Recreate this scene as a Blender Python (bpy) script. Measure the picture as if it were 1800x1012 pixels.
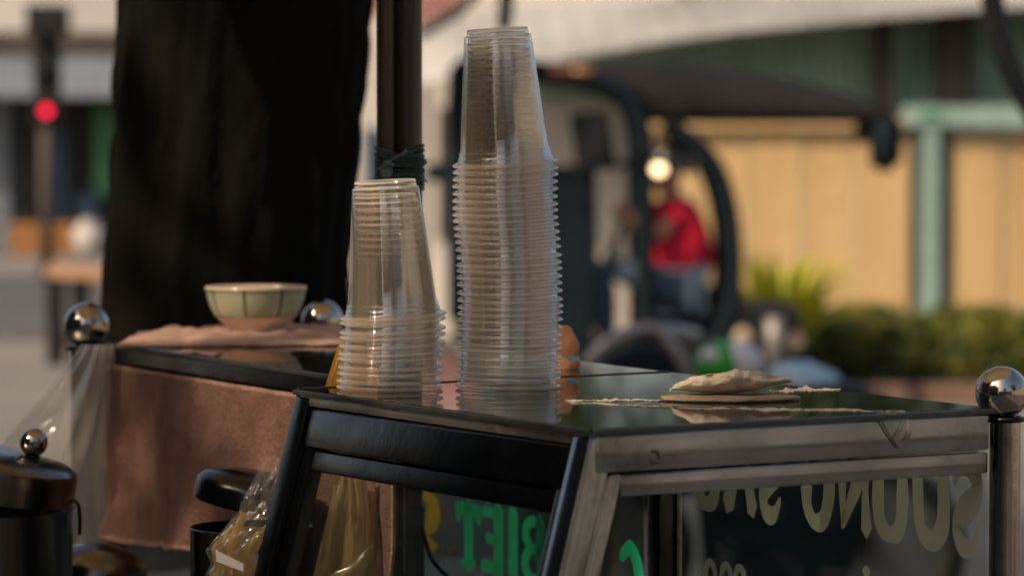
import bpy, bmesh, math, random
from mathutils import Vector, Matrix, noise

# ------------------------------------------------------------------ clear
for o in list(bpy.data.objects):
    bpy.data.objects.remove(o)
scene = bpy.context.scene
C = scene.collection
R_ = math.radians
rnd = random.Random(7)

# ------------------------------------------------------------------ camera
F = 6250.0            # focal length in photo pixels (1800 wide)
HOR = 245.0           # photo row of the horizon
HC = 1.53             # camera height
LENS = F / 1800 * 36
pitch = math.atan((506 - HOR) / F)
cam_d = bpy.data.cameras.new('camera')
cam = bpy.data.objects.new('camera', cam_d)
C.objects.link(cam)
cam.location = (0, 0, HC)
cam.rotation_euler = (R_(90) - pitch, 0, 0)
cam_d.lens = LENS
cam_d.sensor_width = 36
cam_d.clip_start = 0.05
cam_d.clip_end = 600
cam_d.dof.use_dof = True
cam_d.dof.focus_distance = 3.22
cam_d.dof.aperture_fstop = 6.1
scene.camera = cam

# ------------------------------------------------------------------ sky, sun, exposure
SUN_EL, SUN_AZ = R_(40), R_(233)       # azimuth from +Y towards +X: sun stands left and behind the camera
world = bpy.data.worlds.new('World')
scene.world = world
world.use_nodes = True
wn = world.node_tree
bg = wn.nodes['Background']
sky = wn.nodes.new('ShaderNodeTexSky')
sky.sky_type = 'NISHITA'
sky.sun_disc = False
sky.sun_elevation = SUN_EL
sky.sun_rotation = SUN_AZ
sky.air_density = 0.8
sky.dust_density = 4.0
sky.ozone_density = 0.6
wn.links.new(sky.outputs[0], bg.inputs[0])
bg.inputs[1].default_value = 0.15
sun_d = bpy.data.lights.new('sun', 'SUN')
sun_d.energy = 3.1
sun_d.angle = R_(0.5)
sun_d.color = (1.0, 0.85, 0.67)
sun = bpy.data.objects.new('sun', sun_d)
C.objects.link(sun)
sd = Vector((math.sin(SUN_AZ) * math.cos(SUN_EL), math.cos(SUN_AZ) * math.cos(SUN_EL), math.sin(SUN_EL)))
sun.rotation_euler = sd.to_track_quat('Z', 'Y').to_euler()
sun.location = (-8, -8, 14)
vs = scene.view_settings
vs.view_transform = 'Standard'
vs.look = 'None'
vs.exposure = 0.30
vs.gamma = 1.0
vs.use_curve_mapping = False
vs.use_white_balance = True
vs.white_balance_temperature = 7150
vs.white_balance_tint = 12
cy = scene.cycles
cy.max_bounces = 14
cy.diffuse_bounces = 4
cy.glossy_bounces = 8
cy.transmission_bounces = 8
cy.transparent_max_bounces = 160
cy.use_denoising = True
cy.adaptive_threshold = 0.005
cy.sample_clamp_indirect = 6.0
cy.blur_glossy = 0.15

# ------------------------------------------------------------------ pixel to world
_f = Vector((0, math.cos(pitch), -math.sin(pitch)))
_u = Vector((0, math.sin(pitch), math.cos(pitch)))
_r = Vector((1, 0, 0))
EYE = Vector((0, 0, HC))
def ray(x, y): return _f + _u * ((506 - y) / F) + _r * ((x - 900) / F)
def at(x, y, Y):
    r = ray(x, y); return EYE + r * (Y / r.y)
def on_z(x, y, z):
    r = ray(x, y); return EYE + r * ((z - HC) / r.z)
def on_plane(x, y, p, n):
    r = ray(x, y); return EYE + r * ((p - EYE).dot(n) / r.dot(n))

# ------------------------------------------------------------------ materials
def nt(name):
    m = bpy.data.materials.new(name); m.use_nodes = True
    n = m.node_tree; b = n.nodes['Principled BSDF']
    return m, n, b
def noise_node(n, scale, detail=5, rough=0.6, stretch=None, coord='Object'):
    tc = n.nodes.new('ShaderNodeTexCoord')
    t = n.nodes.new('ShaderNodeTexNoise')
    t.inputs['Scale'].default_value = scale
    t.inputs['Detail'].default_value = detail
    t.inputs['Roughness'].default_value = rough
    if stretch:
        mp = n.nodes.new('ShaderNodeMapping'); mp.inputs['Scale'].default_value = stretch
        n.links.new(tc.outputs[coord], mp.inputs[0]); n.links.new(mp.outputs[0], t.inputs['Vector'])
    else:
        n.links.new(tc.outputs[coord], t.inputs['Vector'])
    return t
def ramp(n, src, stops):
    r = n.nodes.new('ShaderNodeValToRGB'); e = r.color_ramp.elements
    e[0].position, e[0].color = stops[0][0], (*stops[0][1], 1)
    e[1].position, e[1].color = stops[-1][0], (*stops[-1][1], 1)
    for p, c in stops[1:-1]:
        q = e.new(p); q.color = (*c, 1)
    n.links.new(src, r.inputs[0]); return r
def mat(name, c1, c2=None, scale=8, rough=0.6, metal=0.0, bump=0.0, bscale=None, stretch=None, rvar=0.0, spec=0.5, detail=5, lo=0.35, hi=0.65, transl=0.0, grime=0.0, gscale=55):
    m, n, b = nt(name)
    b.inputs['Metallic'].default_value = metal
    b.inputs['Roughness'].default_value = rough
    b.inputs['Specular IOR Level'].default_value = spec
    if c2 is None: c2 = tuple(v * 0.8 for v in c1)
    t = noise_node(n, scale, detail, 0.6, stretch)
    r = ramp(n, t.outputs['Fac'], [(lo, c1), (hi, c2)])
    n.links.new(r.outputs[0], b.inputs['Base Color'])
    if grime:
        tg = noise_node(n, gscale, 10, 0.75); t3 = noise_node(n, gscale * .09, 4, 0.6)
        ad = n.nodes.new('ShaderNodeMath'); ad.operation = 'ADD'; n.links.new(tg.outputs['Fac'], ad.inputs[0]); n.links.new(t3.outputs['Fac'], ad.inputs[1])
        mg = n.nodes.new('ShaderNodeMapRange'); mg.inputs[1].default_value = 1.02; mg.inputs[2].default_value = 1.30; mg.inputs[3].default_value = 0; mg.inputs[4].default_value = grime
        n.links.new(ad.outputs[0], mg.inputs[0])
        mc = n.nodes.new('ShaderNodeMix'); mc.data_type = 'RGBA'; n.links.new(mg.outputs[0], mc.inputs[0]); n.links.new(r.outputs[0], mc.inputs[6]); mc.inputs[7].default_value = (0.05, 0.04, 0.032, 1)
        n.links.new(mc.outputs[2], b.inputs['Base Color'])
    if rvar:
        mr = n.nodes.new('ShaderNodeMapRange')
        mr.inputs[1].default_value = 0.3; mr.inputs[2].default_value = 0.7
        mr.inputs[3].default_value = max(0.02, rough - rvar); mr.inputs[4].default_value = min(1, rough + rvar)
        n.links.new(t.outputs['Fac'], mr.inputs[0]); n.links.new(mr.outputs[0], b.inputs['Roughness'])
    if bump:
        t2 = noise_node(n, bscale or scale * 4, 6, 0.65, stretch)
        bp = n.nodes.new('ShaderNodeBump'); bp.inputs['Strength'].default_value = bump; bp.inputs['Distance'].default_value = 0.01
        n.links.new(t2.outputs['Fac'], bp.inputs['Height']); n.links.new(bp.outputs[0], b.inputs['Normal'])
    if transl:
        tr = n.nodes.new('ShaderNodeBsdfTranslucent'); n.links.new(r.outputs[0], tr.inputs[0])
        mx = n.nodes.new('ShaderNodeMixShader'); mx.inputs[0].default_value = transl
        out = n.nodes['Material Output']
        n.links.new(b.outputs[0], mx.inputs[1]); n.links.new(tr.outputs[0], mx.inputs[2]); n.links.new(mx.outputs[0], out.inputs[0])
    return m
def thin(name, tint, rough=0.03, haze=0.0, haze_col=(0.8, 0.78, 0.72), double=True, hscale=0, hlo=0.45, hhi=0.75, bump=0.0, bscale=30, bstretch=None, tr_share=0.5):
    """Clear sheet: straight-through transmission + Fresnel reflection + a little scatter."""
    m, n, b = nt(name); n.nodes.remove(b)
    out = n.nodes['Material Output']
    g = n.nodes.new('ShaderNodeNewGeometry')
    dt = n.nodes.new('ShaderNodeVectorMath'); dt.operation = 'DOT_PRODUCT'
    n.links.new(g.outputs['Normal'], dt.inputs[0]); n.links.new(g.outputs['Incoming'], dt.inputs[1])
    def M(op, a, bb=None):
        q = n.nodes.new('ShaderNodeMath'); q.operation = op
        for i, v in enumerate((a, bb)):
            if v is None: continue
            if isinstance(v, (int, float)): q.inputs[i].default_value = v
            else: n.links.new(v, q.inputs[i])
        return q.outputs[0]
    c = M('ABSOLUTE', dt.outputs['Value'])
    r = M('ADD', M('MULTIPLY', M('POWER', M('SUBTRACT', 1.0, c), 5.0), 0.955), 0.045)
    if double: r = M('DIVIDE', M('MULTIPLY', r, 2.0), M('ADD', r, 1.0))
    tp = n.nodes.new('ShaderNodeBsdfTransparent'); tp.inputs[0].default_value = (*tint, 1)
    gl = n.nodes.new('ShaderNodeBsdfGlossy'); gl.inputs['Roughness'].default_value = rough
    if bump:
        t2 = noise_node(n, bscale, 3, 0.5, bstretch)
        bp = n.nodes.new('ShaderNodeBump'); bp.inputs['Strength'].default_value = bump; bp.inputs['Distance'].default_value = 0.004
        n.links.new(t2.outputs['Fac'], bp.inputs['Height']); n.links.new(bp.outputs[0], gl.inputs['Normal'])
    mx = n.nodes.new('ShaderNodeMixShader')
    n.links.new(r, mx.inputs[0]); n.links.new(tp.outputs[0], mx.inputs[1]); n.links.new(gl.outputs[0], mx.inputs[2])
    last = mx
    if haze:
        df = n.nodes.new('ShaderNodeBsdfDiffuse'); df.inputs[0].default_value = (*haze_col, 1)
        tl = n.nodes.new('ShaderNodeBsdfTranslucent'); tl.inputs[0].default_value = (*haze_col, 1)
        hm = n.nodes.new('ShaderNodeMixShader'); hm.inputs[0].default_value = tr_share
        n.links.new(df.outputs[0], hm.inputs[1]); n.links.new(tl.outputs[0], hm.inputs[2])
        m2 = n.nodes.new('ShaderNodeMixShader'); m2.inputs[0].default_value = haze
        if hscale:
            t = noise_node(n, hscale, 8, 0.7)
            mr = n.nodes.new('ShaderNodeMapRange')
            mr.inputs[1].default_value = hlo; mr.inputs[2].default_value = hhi
            mr.inputs[3].default_value = haze * 0.15; mr.inputs[4].default_value = haze * 1.6
            n.links.new(t.outputs['Fac'], mr.inputs[0]); n.links.new(mr.outputs[0], m2.inputs[0])
        n.links.new(mx.outputs[0], m2.inputs[1]); n.links.new(hm.outputs[0], m2.inputs[2]); last = m2
    n.links.new(last.outputs[0], out.inputs[0])
    return m
def emit(name, col, s):
    m, n, b = nt(name)
    b.inputs['Base Color'].default_value = (*col, 1)
    b.inputs['Emission Color'].default_value = (*col, 1); b.inputs['Emission Strength'].default_value = s
    return m

M = {}
M['cup'] = thin('cup_plastic', (0.985, 0.978, 0.962), 0.03, 0.020, (0.95, 0.86, 0.76), True, bump=0.05, bscale=45, bstretch=(1, 1, 0.25))
M['cup_rim'] = thin('cup_rim_plastic', (0.96, 0.94, 0.91), 0.035, 0.19, (1.0, 0.90, 0.79), True)
M['cup_base'] = thin('cup_base_plastic', (0.95, 0.93, 0.90), 0.05, 0.6, (0.98, 0.89, 0.78), True)
M['pane'] = thin('pane_glass', (0.86, 0.90, 0.87), 0.02, 0.008, (0.5, 0.46, 0.4), False, hscale=9)
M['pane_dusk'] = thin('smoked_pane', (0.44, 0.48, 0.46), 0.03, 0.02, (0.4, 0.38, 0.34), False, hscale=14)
M['top_glass'] = thin('top_glass', (0.45, 0.58, 0.50), 0.035, 0.04, (0.5, 0.5, 0.42), False, hscale=40, hlo=0.5, hhi=0.8)
M['film'] = thin('bag_film', (0.93, 0.91, 0.87), 0.16, 0.34, (0.82, 0.75, 0.66), True, bump=0.5, bscale=22, tr_share=0.6)
M['film_clear'] = thin('bag_film_clear', (0.93, 0.92, 0.86), 0.12, 0.16, (0.8, 0.74, 0.6), True, bump=0.7, bscale=40, tr_share=0.6)
M['film_amber'] = thin('bag_film_amber', (0.92, 0.70, 0.25), 0.12, 0.5, (0.92, 0.58, 0.10), True, bump=0.6, bscale=40, tr_share=0.6)
M['film_haze'] = thin('bag_film_yellow', (0.9, 0.84, 0.6), 0.2, 0.45, (0.62, 0.50, 0.26), True, bump=0.5, bscale=25, tr_share=0.6)
M['tape'] = thin('clear_tape', (0.9, 0.88, 0.84), 0.1, 0.15, (0.8, 0.78, 0.74), True, bump=0.4, bscale=60)
def steel(name, c1, c2, rough, rvar, stretch, bump=0.05, scale=10, grime=0.0, gscale=55):
    return mat(name, c1, c2, scale, rough, 1.0, bump, 30, stretch, rvar, grime=grime, gscale=gscale)
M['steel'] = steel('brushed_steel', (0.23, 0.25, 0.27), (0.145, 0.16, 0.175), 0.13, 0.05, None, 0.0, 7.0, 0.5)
M['steel_dark'] = steel('dark_reflection_stained_steel', (0.055, 0.054, 0.052), (0.022, 0.022, 0.022), 0.24, 0.1, (1, 1, 1), 0.05, 10, 0.5)  # dark mirrored surroundings put into the base colour, grime on top
M['steel_trim'] = steel('dull_trim_steel', (0.62, 0.53, 0.45), (0.42, 0.34, 0.28), 0.42, 0.1, None, 0.02, 12, 0.6)  # brownish reflected light put into the lighter base colour
M['chrome'] = steel('polished_steel', (0.46, 0.42, 0.37), (0.34, 0.30, 0.26), 0.09, 0.07, (1, 1, 1), 0.02, 14, 0.6, 90)
M['pot_steel'] = steel('pot_steel', (0.17, 0.155, 0.135), (0.10, 0.09, 0.08), 0.22, 0.06, (6, 6, 0.4), 0.03)
M['gasket'] = mat('black_rubber', (0.012, 0.014, 0.013), (0.03, 0.03, 0.028), 40, 0.45)
M['body_steel'] = steel('panel_steel', (0.5, 0.48, 0.44), (0.38, 0.36, 0.33), 0.4, 0.08, (1, 1, 3))
M['letter_olive'] = mat('olive_letter', (0.36, 0.345, 0.28), (0.31, 0.295, 0.24), 30, 0.6, transl=0.2)
M['letter_green'] = mat('green_letter', (0.01, 0.78, 0.44), (0.01, 0.66, 0.37), 20, 0.5, transl=0.55)
M['letter_orange'] = mat('orange_decal', (0.95, 0.46, 0.04), (0.85, 0.38, 0.03), 20, 0.5, transl=0.55)
M['pink'] = mat('pink_cloth', (0.60, 0.36, 0.29), (0.34, 0.19, 0.148), 18, 0.95, bump=1.0, bscale=170, spec=0.1, transl=0.15, detail=10, lo=.3, hi=.7)
M['towel'] = mat('towel', (0.74, 0.50, 0.40), (0.58, 0.36, 0.28), 22, 0.95, bump=0.8, bscale=300, spec=0.1)
M['ceramic'] = mat('cream_glaze', (0.62, 0.50, 0.38), (0.52, 0.40, 0.30), 12, 0.18)
M['celadon'] = mat('green_glaze', (0.30, 0.34, 0.20), (0.36, 0.37, 0.27), 18, 0.2)
M['celadon_line'] = mat('dark_glaze_line', (0.08, 0.10, 0.06), (0.06, 0.07, 0.045), 30, 0.22)
M['bamboo'] = mat('rusty_brown_pipe', (0.050, 0.030, 0.017), (0.022, 0.014, 0.009), 9, 0.42, bump=0.3, bscale=30, stretch=(1, 1, 0.15), rvar=0.1)
M['bamboo2'] = mat('dark_brown_pipe', (0.026, 0.018, 0.012), (0.012, 0.009, 0.007), 9, 0.4, bump=0.3, bscale=30, stretch=(1, 1, 0.15), rvar=0.1)
M['twine'] = mat('green_twine', (0.015, 0.055, 0.05), (0.008, 0.028, 0.026), 60, 0.55, bump=0.3, bscale=300)
M['twine_pale'] = mat('pale_twine', (0.09, 0.12, 0.10), (0.05, 0.07, 0.06), 60, 0.6)
M['sleeve'] = mat('teal_sleeve', (0.012, 0.028, 0.03), (0.006, 0.015, 0.017), 20, 0.4)
M['parasol'] = mat('parasol_cloth', (0.74, 0.55, 0.32), (0.66, 0.47, 0.25), 4, 0.9, transl=0.6)
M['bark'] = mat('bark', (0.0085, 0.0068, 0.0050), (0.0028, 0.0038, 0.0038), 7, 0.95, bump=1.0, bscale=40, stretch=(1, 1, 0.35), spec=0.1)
M['leaf'] = mat('tree_leaf', (0.05, 0.09, 0.02), (0.09, 0.12, 0.03), 2, 0.6, transl=0.3)
M['hedge'] = mat('hedge_leaf', (0.035, 0.065, 0.010), (0.26, 0.25, 0.035), 6, 0.5, transl=0.3)
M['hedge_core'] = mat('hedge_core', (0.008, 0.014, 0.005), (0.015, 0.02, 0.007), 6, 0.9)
M['lime'] = mat('lime_leaf', (0.62, 0.56, 0.03), (0.38, 0.42, 0.03), 5, 0.55, transl=0.35)
M['dryleaf'] = mat('dry_leaf', (0.74, 0.64, 0.52), (0.44, 0.34, 0.25), 26, 0.7, bump=0.6, bscale=90, spec=0.25, transl=0.2)
M['dryleaf_flat'] = mat('dry_leaf_brown', (0.36, 0.25, 0.17), (0.20, 0.135, 0.09), 22, 0.7, bump=0.5, bscale=80, spec=0.25)
M['residue'] = mat('dried_paper_residue', (0.70, 0.62, 0.50), (0.36, 0.29, 0.20), 60, 0.8, bump=0.8, bscale=150)
M['packet'] = mat('peach_packet', (0.62, 0.30, 0.14), (0.42, 0.19, 0.09), 26, 0.45, bump=0.5, bscale=60, transl=0.3)
M['packet_blue'] = mat('blue_print', (0.06, 0.22, 0.30), (0.04, 0.16, 0.24), 30, 0.4)
M['white_label'] = mat('white_label', (0.72, 0.66, 0.56), (0.62, 0.56, 0.47), 20, 0.5)
M['black'] = mat('black_plastic', (0.010, 0.012, 0.013), (0.016, 0.017, 0.018), 20, 0.5, spec=0.2)
M['mark'] = mat('dark_smudge', (0.05, 0.042, 0.034), (0.09, 0.075, 0.06), 200, 0.6)
M['ground'] = mat('worn_concrete', (0.21, 0.193, 0.172), (0.13, 0.12, 0.108), 0.35, 0.85, bump=0.3, bscale=8, spec=0.2, detail=8)
M['asphalt'] = mat('asphalt', (0.075, 0.072, 0.068), (0.05, 0.049, 0.047), 1.5, 0.85, bump=0.4, bscale=40)
M['terracotta'] = mat('terracotta_kerb', (0.24, 0.145, 0.10), (0.18, 0.105, 0.075), 3, 0.8)
M['pale_wall'] = mat('pale_render', (0.55, 0.52, 0.47), (0.45, 0.42, 0.38), 0.7, 0.9)
M['white_sheet'] = mat('white_sheet', (0.40, 0.395, 0.37), (0.22, 0.215, 0.20), 0.6, 0.7)
M['yellow'] = mat('ochre_hoarding', (0.58, 0.40, 0.195), (0.44, 0.28, 0.125), 1.6, 0.75, stretch=(1, 1, 0.12), grime=.35, gscale=7)
M['mint'] = mat('mint_paint', (0.25, 0.36, 0.32), (0.18, 0.28, 0.24), 3, 0.6)
M['green'] = mat('green_sheet', (0.36, 0.50, 0.40), (0.26, 0.38, 0.30), 1.4, 0.6)
M['green_trim'] = mat('green_trim', (0.05, 0.30, 0.16), (0.03, 0.22, 0.12), 3, 0.5)
M['brown_post'] = mat('brown_post', (0.06, 0.045, 0.035), (0.035, 0.028, 0.022), 3, 0.8)
M['pink_awning'] = mat('faded_pink_cloth', (0.50, 0.27, 0.24), (0.40, 0.20, 0.18), 2, 0.9, transl=0.2)
M['canopy'] = mat('charcoal_canopy', (0.015, 0.013, 0.012), (0.009, 0.0085, 0.008), 3, 0.8, spec=0.2)
M['teal_dark'] = mat('dark_teal_paint', (0.005, 0.010, 0.014), (0.008, 0.015, 0.020), 3, 0.7, spec=0.12)
M['tyre'] = mat('tyre_rubber', (0.015, 0.015, 0.015), (0.025, 0.024, 0.022), 20, 0.8)
M['grey_tube'] = mat('grey_tube', (0.30, 0.28, 0.26), (0.22, 0.205, 0.19), 6, 0.4, 0.3)
M['red_shirt'] = mat('red_shirt', (0.58, 0.022, 0.055), (0.46, 0.015, 0.04), 6, 0.9, spec=0.1)
M['skin'] = mat('skin', (0.48, 0.24, 0.15), (0.42, 0.20, 0.12), 8, 0.55)
M['jeans'] = mat('jeans', (0.05, 0.085, 0.13), (0.035, 0.06, 0.095), 20, 0.9)
M['helmet_grey'] = mat('grey_helmet', (0.12, 0.12, 0.12), (0.09, 0.09, 0.09), 5, 0.3)
M['shoe'] = mat('beige_shoe', (0.45, 0.34, 0.24), (0.38, 0.28, 0.2), 10, 0.7)
M['gloss_green'] = mat('green_helmet', (0.01, 0.26, 0.02), (0.008, 0.22, 0.015), 4, 0.15)
M['gloss_white'] = mat('pale_helmet', (0.55, 0.55, 0.55), (0.45, 0.45, 0.46), 4, 0.2)
M['blue_bag'] = mat('light_blue_bag', (0.34, 0.58, 0.72), (0.62, 0.70, 0.74), 9, 0.4, transl=0.3)
M['lamp'] = emit('lamp_lens', (1.0, 0.72, 0.42), 3.0)
M['red_lamp'] = emit('red_lens', (1.0, 0.015, 0.06), 2.2)
M['kiosk_dark'] = mat('dark_interior', (0.012, 0.012, 0.014), (0.02, 0.02, 0.022), 2, 0.8)
M['awning_blue'] = mat('grey_blue_awning', (0.13, 0.155, 0.175), (0.10, 0.12, 0.14), 2, 0.8)
M['orange_crate'] = mat('orange_crate', (0.30, 0.125, 0.03), (0.24, 0.095, 0.022), 4, 0.6)
M['blue_board'] = mat('blue_board', (0.015, 0.05, 0.10), (0.012, 0.04, 0.08), 4, 0.6)
M['green_board'] = mat('green_board', (0.03, 0.16, 0.06), (0.02, 0.12, 0.05), 4, 0.6)
M['wood_rail'] = mat('wood_rail', (0.46, 0.27, 0.16), (0.36, 0.20, 0.11), 4, 0.7)
M['house'] = mat('house_render', (0.14, 0.12, 0.10), (0.10, 0.086, 0.072), 1, 0.9)
M['shutter'] = mat('steel_shutter', (0.05, 0.055, 0.055), (0.035, 0.04, 0.04), 3, 0.6)
M['cream'] = mat('cream_render', (0.38, 0.35, 0.32), (0.28, 0.26, 0.24), 0.6, 0.9)
M['kiosk_wall'] = mat('kiosk_render', (0.46, 0.435, 0.40), (0.38, 0.355, 0.33), 0.7, 0.9)
M['brass'] = mat('copper_fitting', (0.4, 0.2, 0.1), (0.3, 0.15, 0.07), 5, 0.4, 0.5)

# ------------------------------------------------------------------ mesh helpers
def quad_hull(bm, low, high):
    """closed prism between two loops of equal length"""
    a = [bm.verts.new(p) for p in low]; b = [bm.verts.new(p) for p in high]
    n = len(a)
    bm.faces.new(list(reversed(a))); bm.faces.new(b)
    for i in range(n):
        bm.faces.new((a[i], a[(i + 1) % n], b[(i + 1) % n], b[i]))
def box(bm, c, s, rz=0.0, rx=0.0, ry=0.0):
    mt = Matrix.Translation(c) @ Matrix.Rotation(rz, 4, 'Z') @ Matrix.Rotation(ry, 4, 'Y') @ Matrix.Rotation(rx, 4, 'X') @ Matrix.Diagonal((s[0], s[1], s[2], 1))
    bmesh.ops.create_cube(bm, size=1, matrix=mt)
def tube(bm, pts, r, seg=10, cap=True):
    pts = [Vector(p) for p in pts]
    rs = r if isinstance(r, (list, tuple)) else [r] * len(pts)
    rings = []
    prev = None
    for i, p in enumerate(pts):
        t = (pts[min(i + 1, len(pts) - 1)] - pts[max(i - 1, 0)]).normalized()
        if prev is None:
            a = t.orthogonal().normalized()
        else:
            a = (prev - t * prev.dot(t)).normalized()
        prev = a
        b = t.cross(a)
        rings.append([bm.verts.new(p + (a * math.cos(k * 2 * math.pi / seg) + b * math.sin(k * 2 * math.pi / seg)) * rs[i]) for k in range(seg)])
    for i in range(len(rings) - 1):
        for k in range(seg):
            bm.faces.new((rings[i][k], rings[i][(k + 1) % seg], rings[i + 1][(k + 1) % seg], rings[i + 1][k]))
    if cap:
        bm.faces.new(list(reversed(rings[0]))); bm.faces.new(rings[-1])
def lathe(bm, prof, seg=48, off=(0, 0, 0), wob=None):
    off = Vector(off); rings = []
    for (r, z) in prof:
        if r < 1e-6: rings.append([bm.verts.new(off + Vector((0, 0, z)))]); continue
        ring = []
        for k in range(seg):
            a = 2 * math.pi * k / seg
            rr = r + (wob(a, z) if wob else 0)
            ring.append(bm.verts.new(off + Vector((rr * math.cos(a), rr * math.sin(a), z))))
        rings.append(ring)
    faces = []
    for i in range(len(rings) - 1):
        A, B = rings[i], rings[i + 1]
        for k in range(seg):
            k2 = (k + 1) % seg
            if len(A) == 1 and len(B) == 1: continue
            if len(A) == 1: f = bm.faces.new((A[0], B[k], B[k2]))
            elif len(B) == 1: f = bm.faces.new((A[k], A[k2], B[0]))
            else: f = bm.faces.new((A[k], A[k2], B[k2], B[k]))
            faces.append((i, k, f))
    return faces
def sphere(bm, c, r, seg=24, sc=(1, 1, 1)):
    bmesh.ops.create_uvsphere(bm, u_segments=seg, v_segments=max(8, seg // 2), radius=r, matrix=Matrix.Translation(c) @ Matrix.Diagonal((*sc, 1)))
def spline(pts, n=8):
    pts = [Vector(p) for p in pts]; out = []
    for i in range(len(pts) - 1):
        p0, p1, p2, p3 = pts[max(i - 1, 0)], pts[i], pts[i + 1], pts[min(i + 2, len(pts) - 1)]
        for k in range(n):
            t = k / n
            out.append(0.5 * ((2 * p1) + (p2 - p0) * t + (2 * p0 - 5 * p1 + 4 * p2 - p3) * t * t + (3 * p1 - p0 - 3 * p2 + p3) * t ** 3))
    out.append(pts[-1]); return out
def obj(name, bm, m, parent=None, smooth=False, bevel=0.0, segs=2, recalc=True):
    if bevel:
        bmesh.ops.bevel(bm, geom=[e for e in bm.edges], offset=bevel, segments=segs, affect='EDGES', profile=0.6)
    if recalc: bmesh.ops.recalc_face_normals(bm, faces=bm.faces)
    me = bpy.data.meshes.new(name); bm.to_mesh(me); bm.free()
    for mm in (m if isinstance(m, (list, tuple)) else [m]): me.materials.append(M[mm] if isinstance(mm, str) else mm)
    if smooth:
        me.polygons.foreach_set('use_smooth', [True] * len(me.polygons))
    o = bpy.data.objects.new(name, me); C.objects.link(o)
    if parent is not None:
        o.parent = parent
        o.matrix_parent_inverse = Matrix.Translation(-parent.location) if parent.type == 'EMPTY' else Matrix.Identity(4)
        if parent.type != 'EMPTY': o.matrix_parent_inverse = Matrix.Identity(4)
    return o
def tag(o, label=None, cat=None, group=None, kind=None):
    if label: o['label'] = label
    if cat: o['category'] = cat
    if group: o['group'] = group
    if kind: o['kind'] = kind
    return o
def thing(name, label, cat, loc=(0, 0, 0), group=None):
    o = bpy.data.objects.new(name, None); C.objects.link(o); o.location = loc
    o.empty_display_size = 0.05
    return tag(o, label, cat, group)
NB = bmesh.new

def smooth_by_angle(o, deg=35):
    me = o.data
    me.polygons.foreach_set('use_smooth', [True] * len(me.polygons))
    bm = NB(); bm.from_mesh(me)
    for e in bm.edges:
        if len(e.link_faces) == 2 and e.calc_face_angle(0) > R_(deg): e.smooth = False
    bm.to_mesh(me); bm.free()

# ================================================================== SETTING
bm = NB(); S = 300; ALLEY_N = 850
for (x0, x1, y0, y1) in ((-S, S, -S, S),):
    quad_hull(bm, [(x0, y0, -0.3), (x1, y0, -0.3), (x1, y1, -0.3), (x0, y1, -0.3)], [(x0, y0, 0), (x1, y0, 0), (x1, y1, 0), (x0, y1, 0)])
tag(obj('ground', bm, 'ground'), kind='structure')
bm = NB(); quad_hull(bm, [(-40, 27.0, 0.001), (-0.8, 27.0, 0.001), (-1.6, 40.0, 0.001), (-40, 40.0, 0.001)], [(-40, 27.0, 0.006), (-0.8, 27.0, 0.006), (-1.6, 40.0, 0.006), (-40, 40.0, 0.006)])
tag(obj('road', bm, 'asphalt'), kind='structure')
bm = NB()
for i in range(9):
    box(bm, (1.75 + i * 0.82, 20.6, 0.05), (0.80, 0.22, 0.12))
tag(obj('kerb', bm, 'terracotta', bevel=0.01), kind='structure')

# ---- unseen shophouses added to shade the cart and darken the steel, alley lets sun through
hx, hh = -7.5, 9.7
for lab, hy0, hy1 in (('unseen dark shophouse added beyond the alley to shade the cart', -0.3, 9.0), ('unseen dark shophouse added before the alley for shade and reflections', -16.0, -3.7)):
    t = thing('shophouse', lab, 'building', (hx - 3, (hy0 + hy1) / 2, 0))
    bm = NB(); box(bm, (hx - 4, (hy0 + hy1) / 2, hh / 2), (8, hy1 - hy0, hh)); obj('wall', bm, 'house', t)
    bm = NB(); box(bm, (hx - 4, (hy0 + hy1) / 2, hh + 0.15), (8.2, hy1 - hy0 + 0.1, 0.3)); obj('roof', bm, 'house', t)
    n = int((hy1 - hy0) // 4)
    for i in range(n):
        yy = hy0 + (i + .5) * (hy1 - hy0) / n
        bm = NB(); box(bm, (hx + 0.03, yy, 1.5), (0.1, 3.4, 3.0))
        for k in range(14): box(bm, (hx + 0.09, yy, 0.15 + k * 0.21), (0.03, 3.3, 0.12))
        obj('shutter', bm, 'shutter', t)
        for zz in (5.4, 8.0):
            bm = NB(); box(bm, (hx + 0.02, yy, zz), (0.08, 1.8, 1.5)); obj('window', bm, 'kiosk_dark', t)

# ---- unseen houses added right of and behind the camera for reflections and warm bounce
def plain_house(label, c, s, face, m):
    t = thing('house', label, 'building', (c[0], c[1], 0))
    bm = NB(); box(bm, (c[0], c[1], s[2] / 2), s); obj('wall', bm, m, t)
    bm = NB(); box(bm, (c[0], c[1], s[2] + .15), (s[0] + .5, s[1] + .5, .3)); obj('roof', bm, 'terracotta', t)
    ln = s[1] if face[0] else s[0]; n = int(ln // 3)
    for i in range(n):
        k = (i + .5) * ln / n - ln / 2
        for zz, hz, wz in ((1.25, 2.5, 1.6), (3.7, 1.0, 1.2)):
            p = (c[0] + face[0] * s[0] / 2, c[1] + k, zz) if face[0] else (c[0] + k, c[1] + face[1] * s[1] / 2, zz)
            bm = NB(); box(bm, p, (.1, wz, hz) if face[0] else (wz, .1, hz)); obj('shutter' if zz < 2 else 'window', bm, 'kiosk_wall', t)
plain_house('cream house added out of view on the right for warm reflections', (17.5, -1, 0), (8, 30, 4.6), (-1, 0), 'cream')
plain_house('unseen cream house added behind the camera for reflections', (3, -19, 0), (20, 6, 4.6), (0, 1), 'cream')

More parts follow.
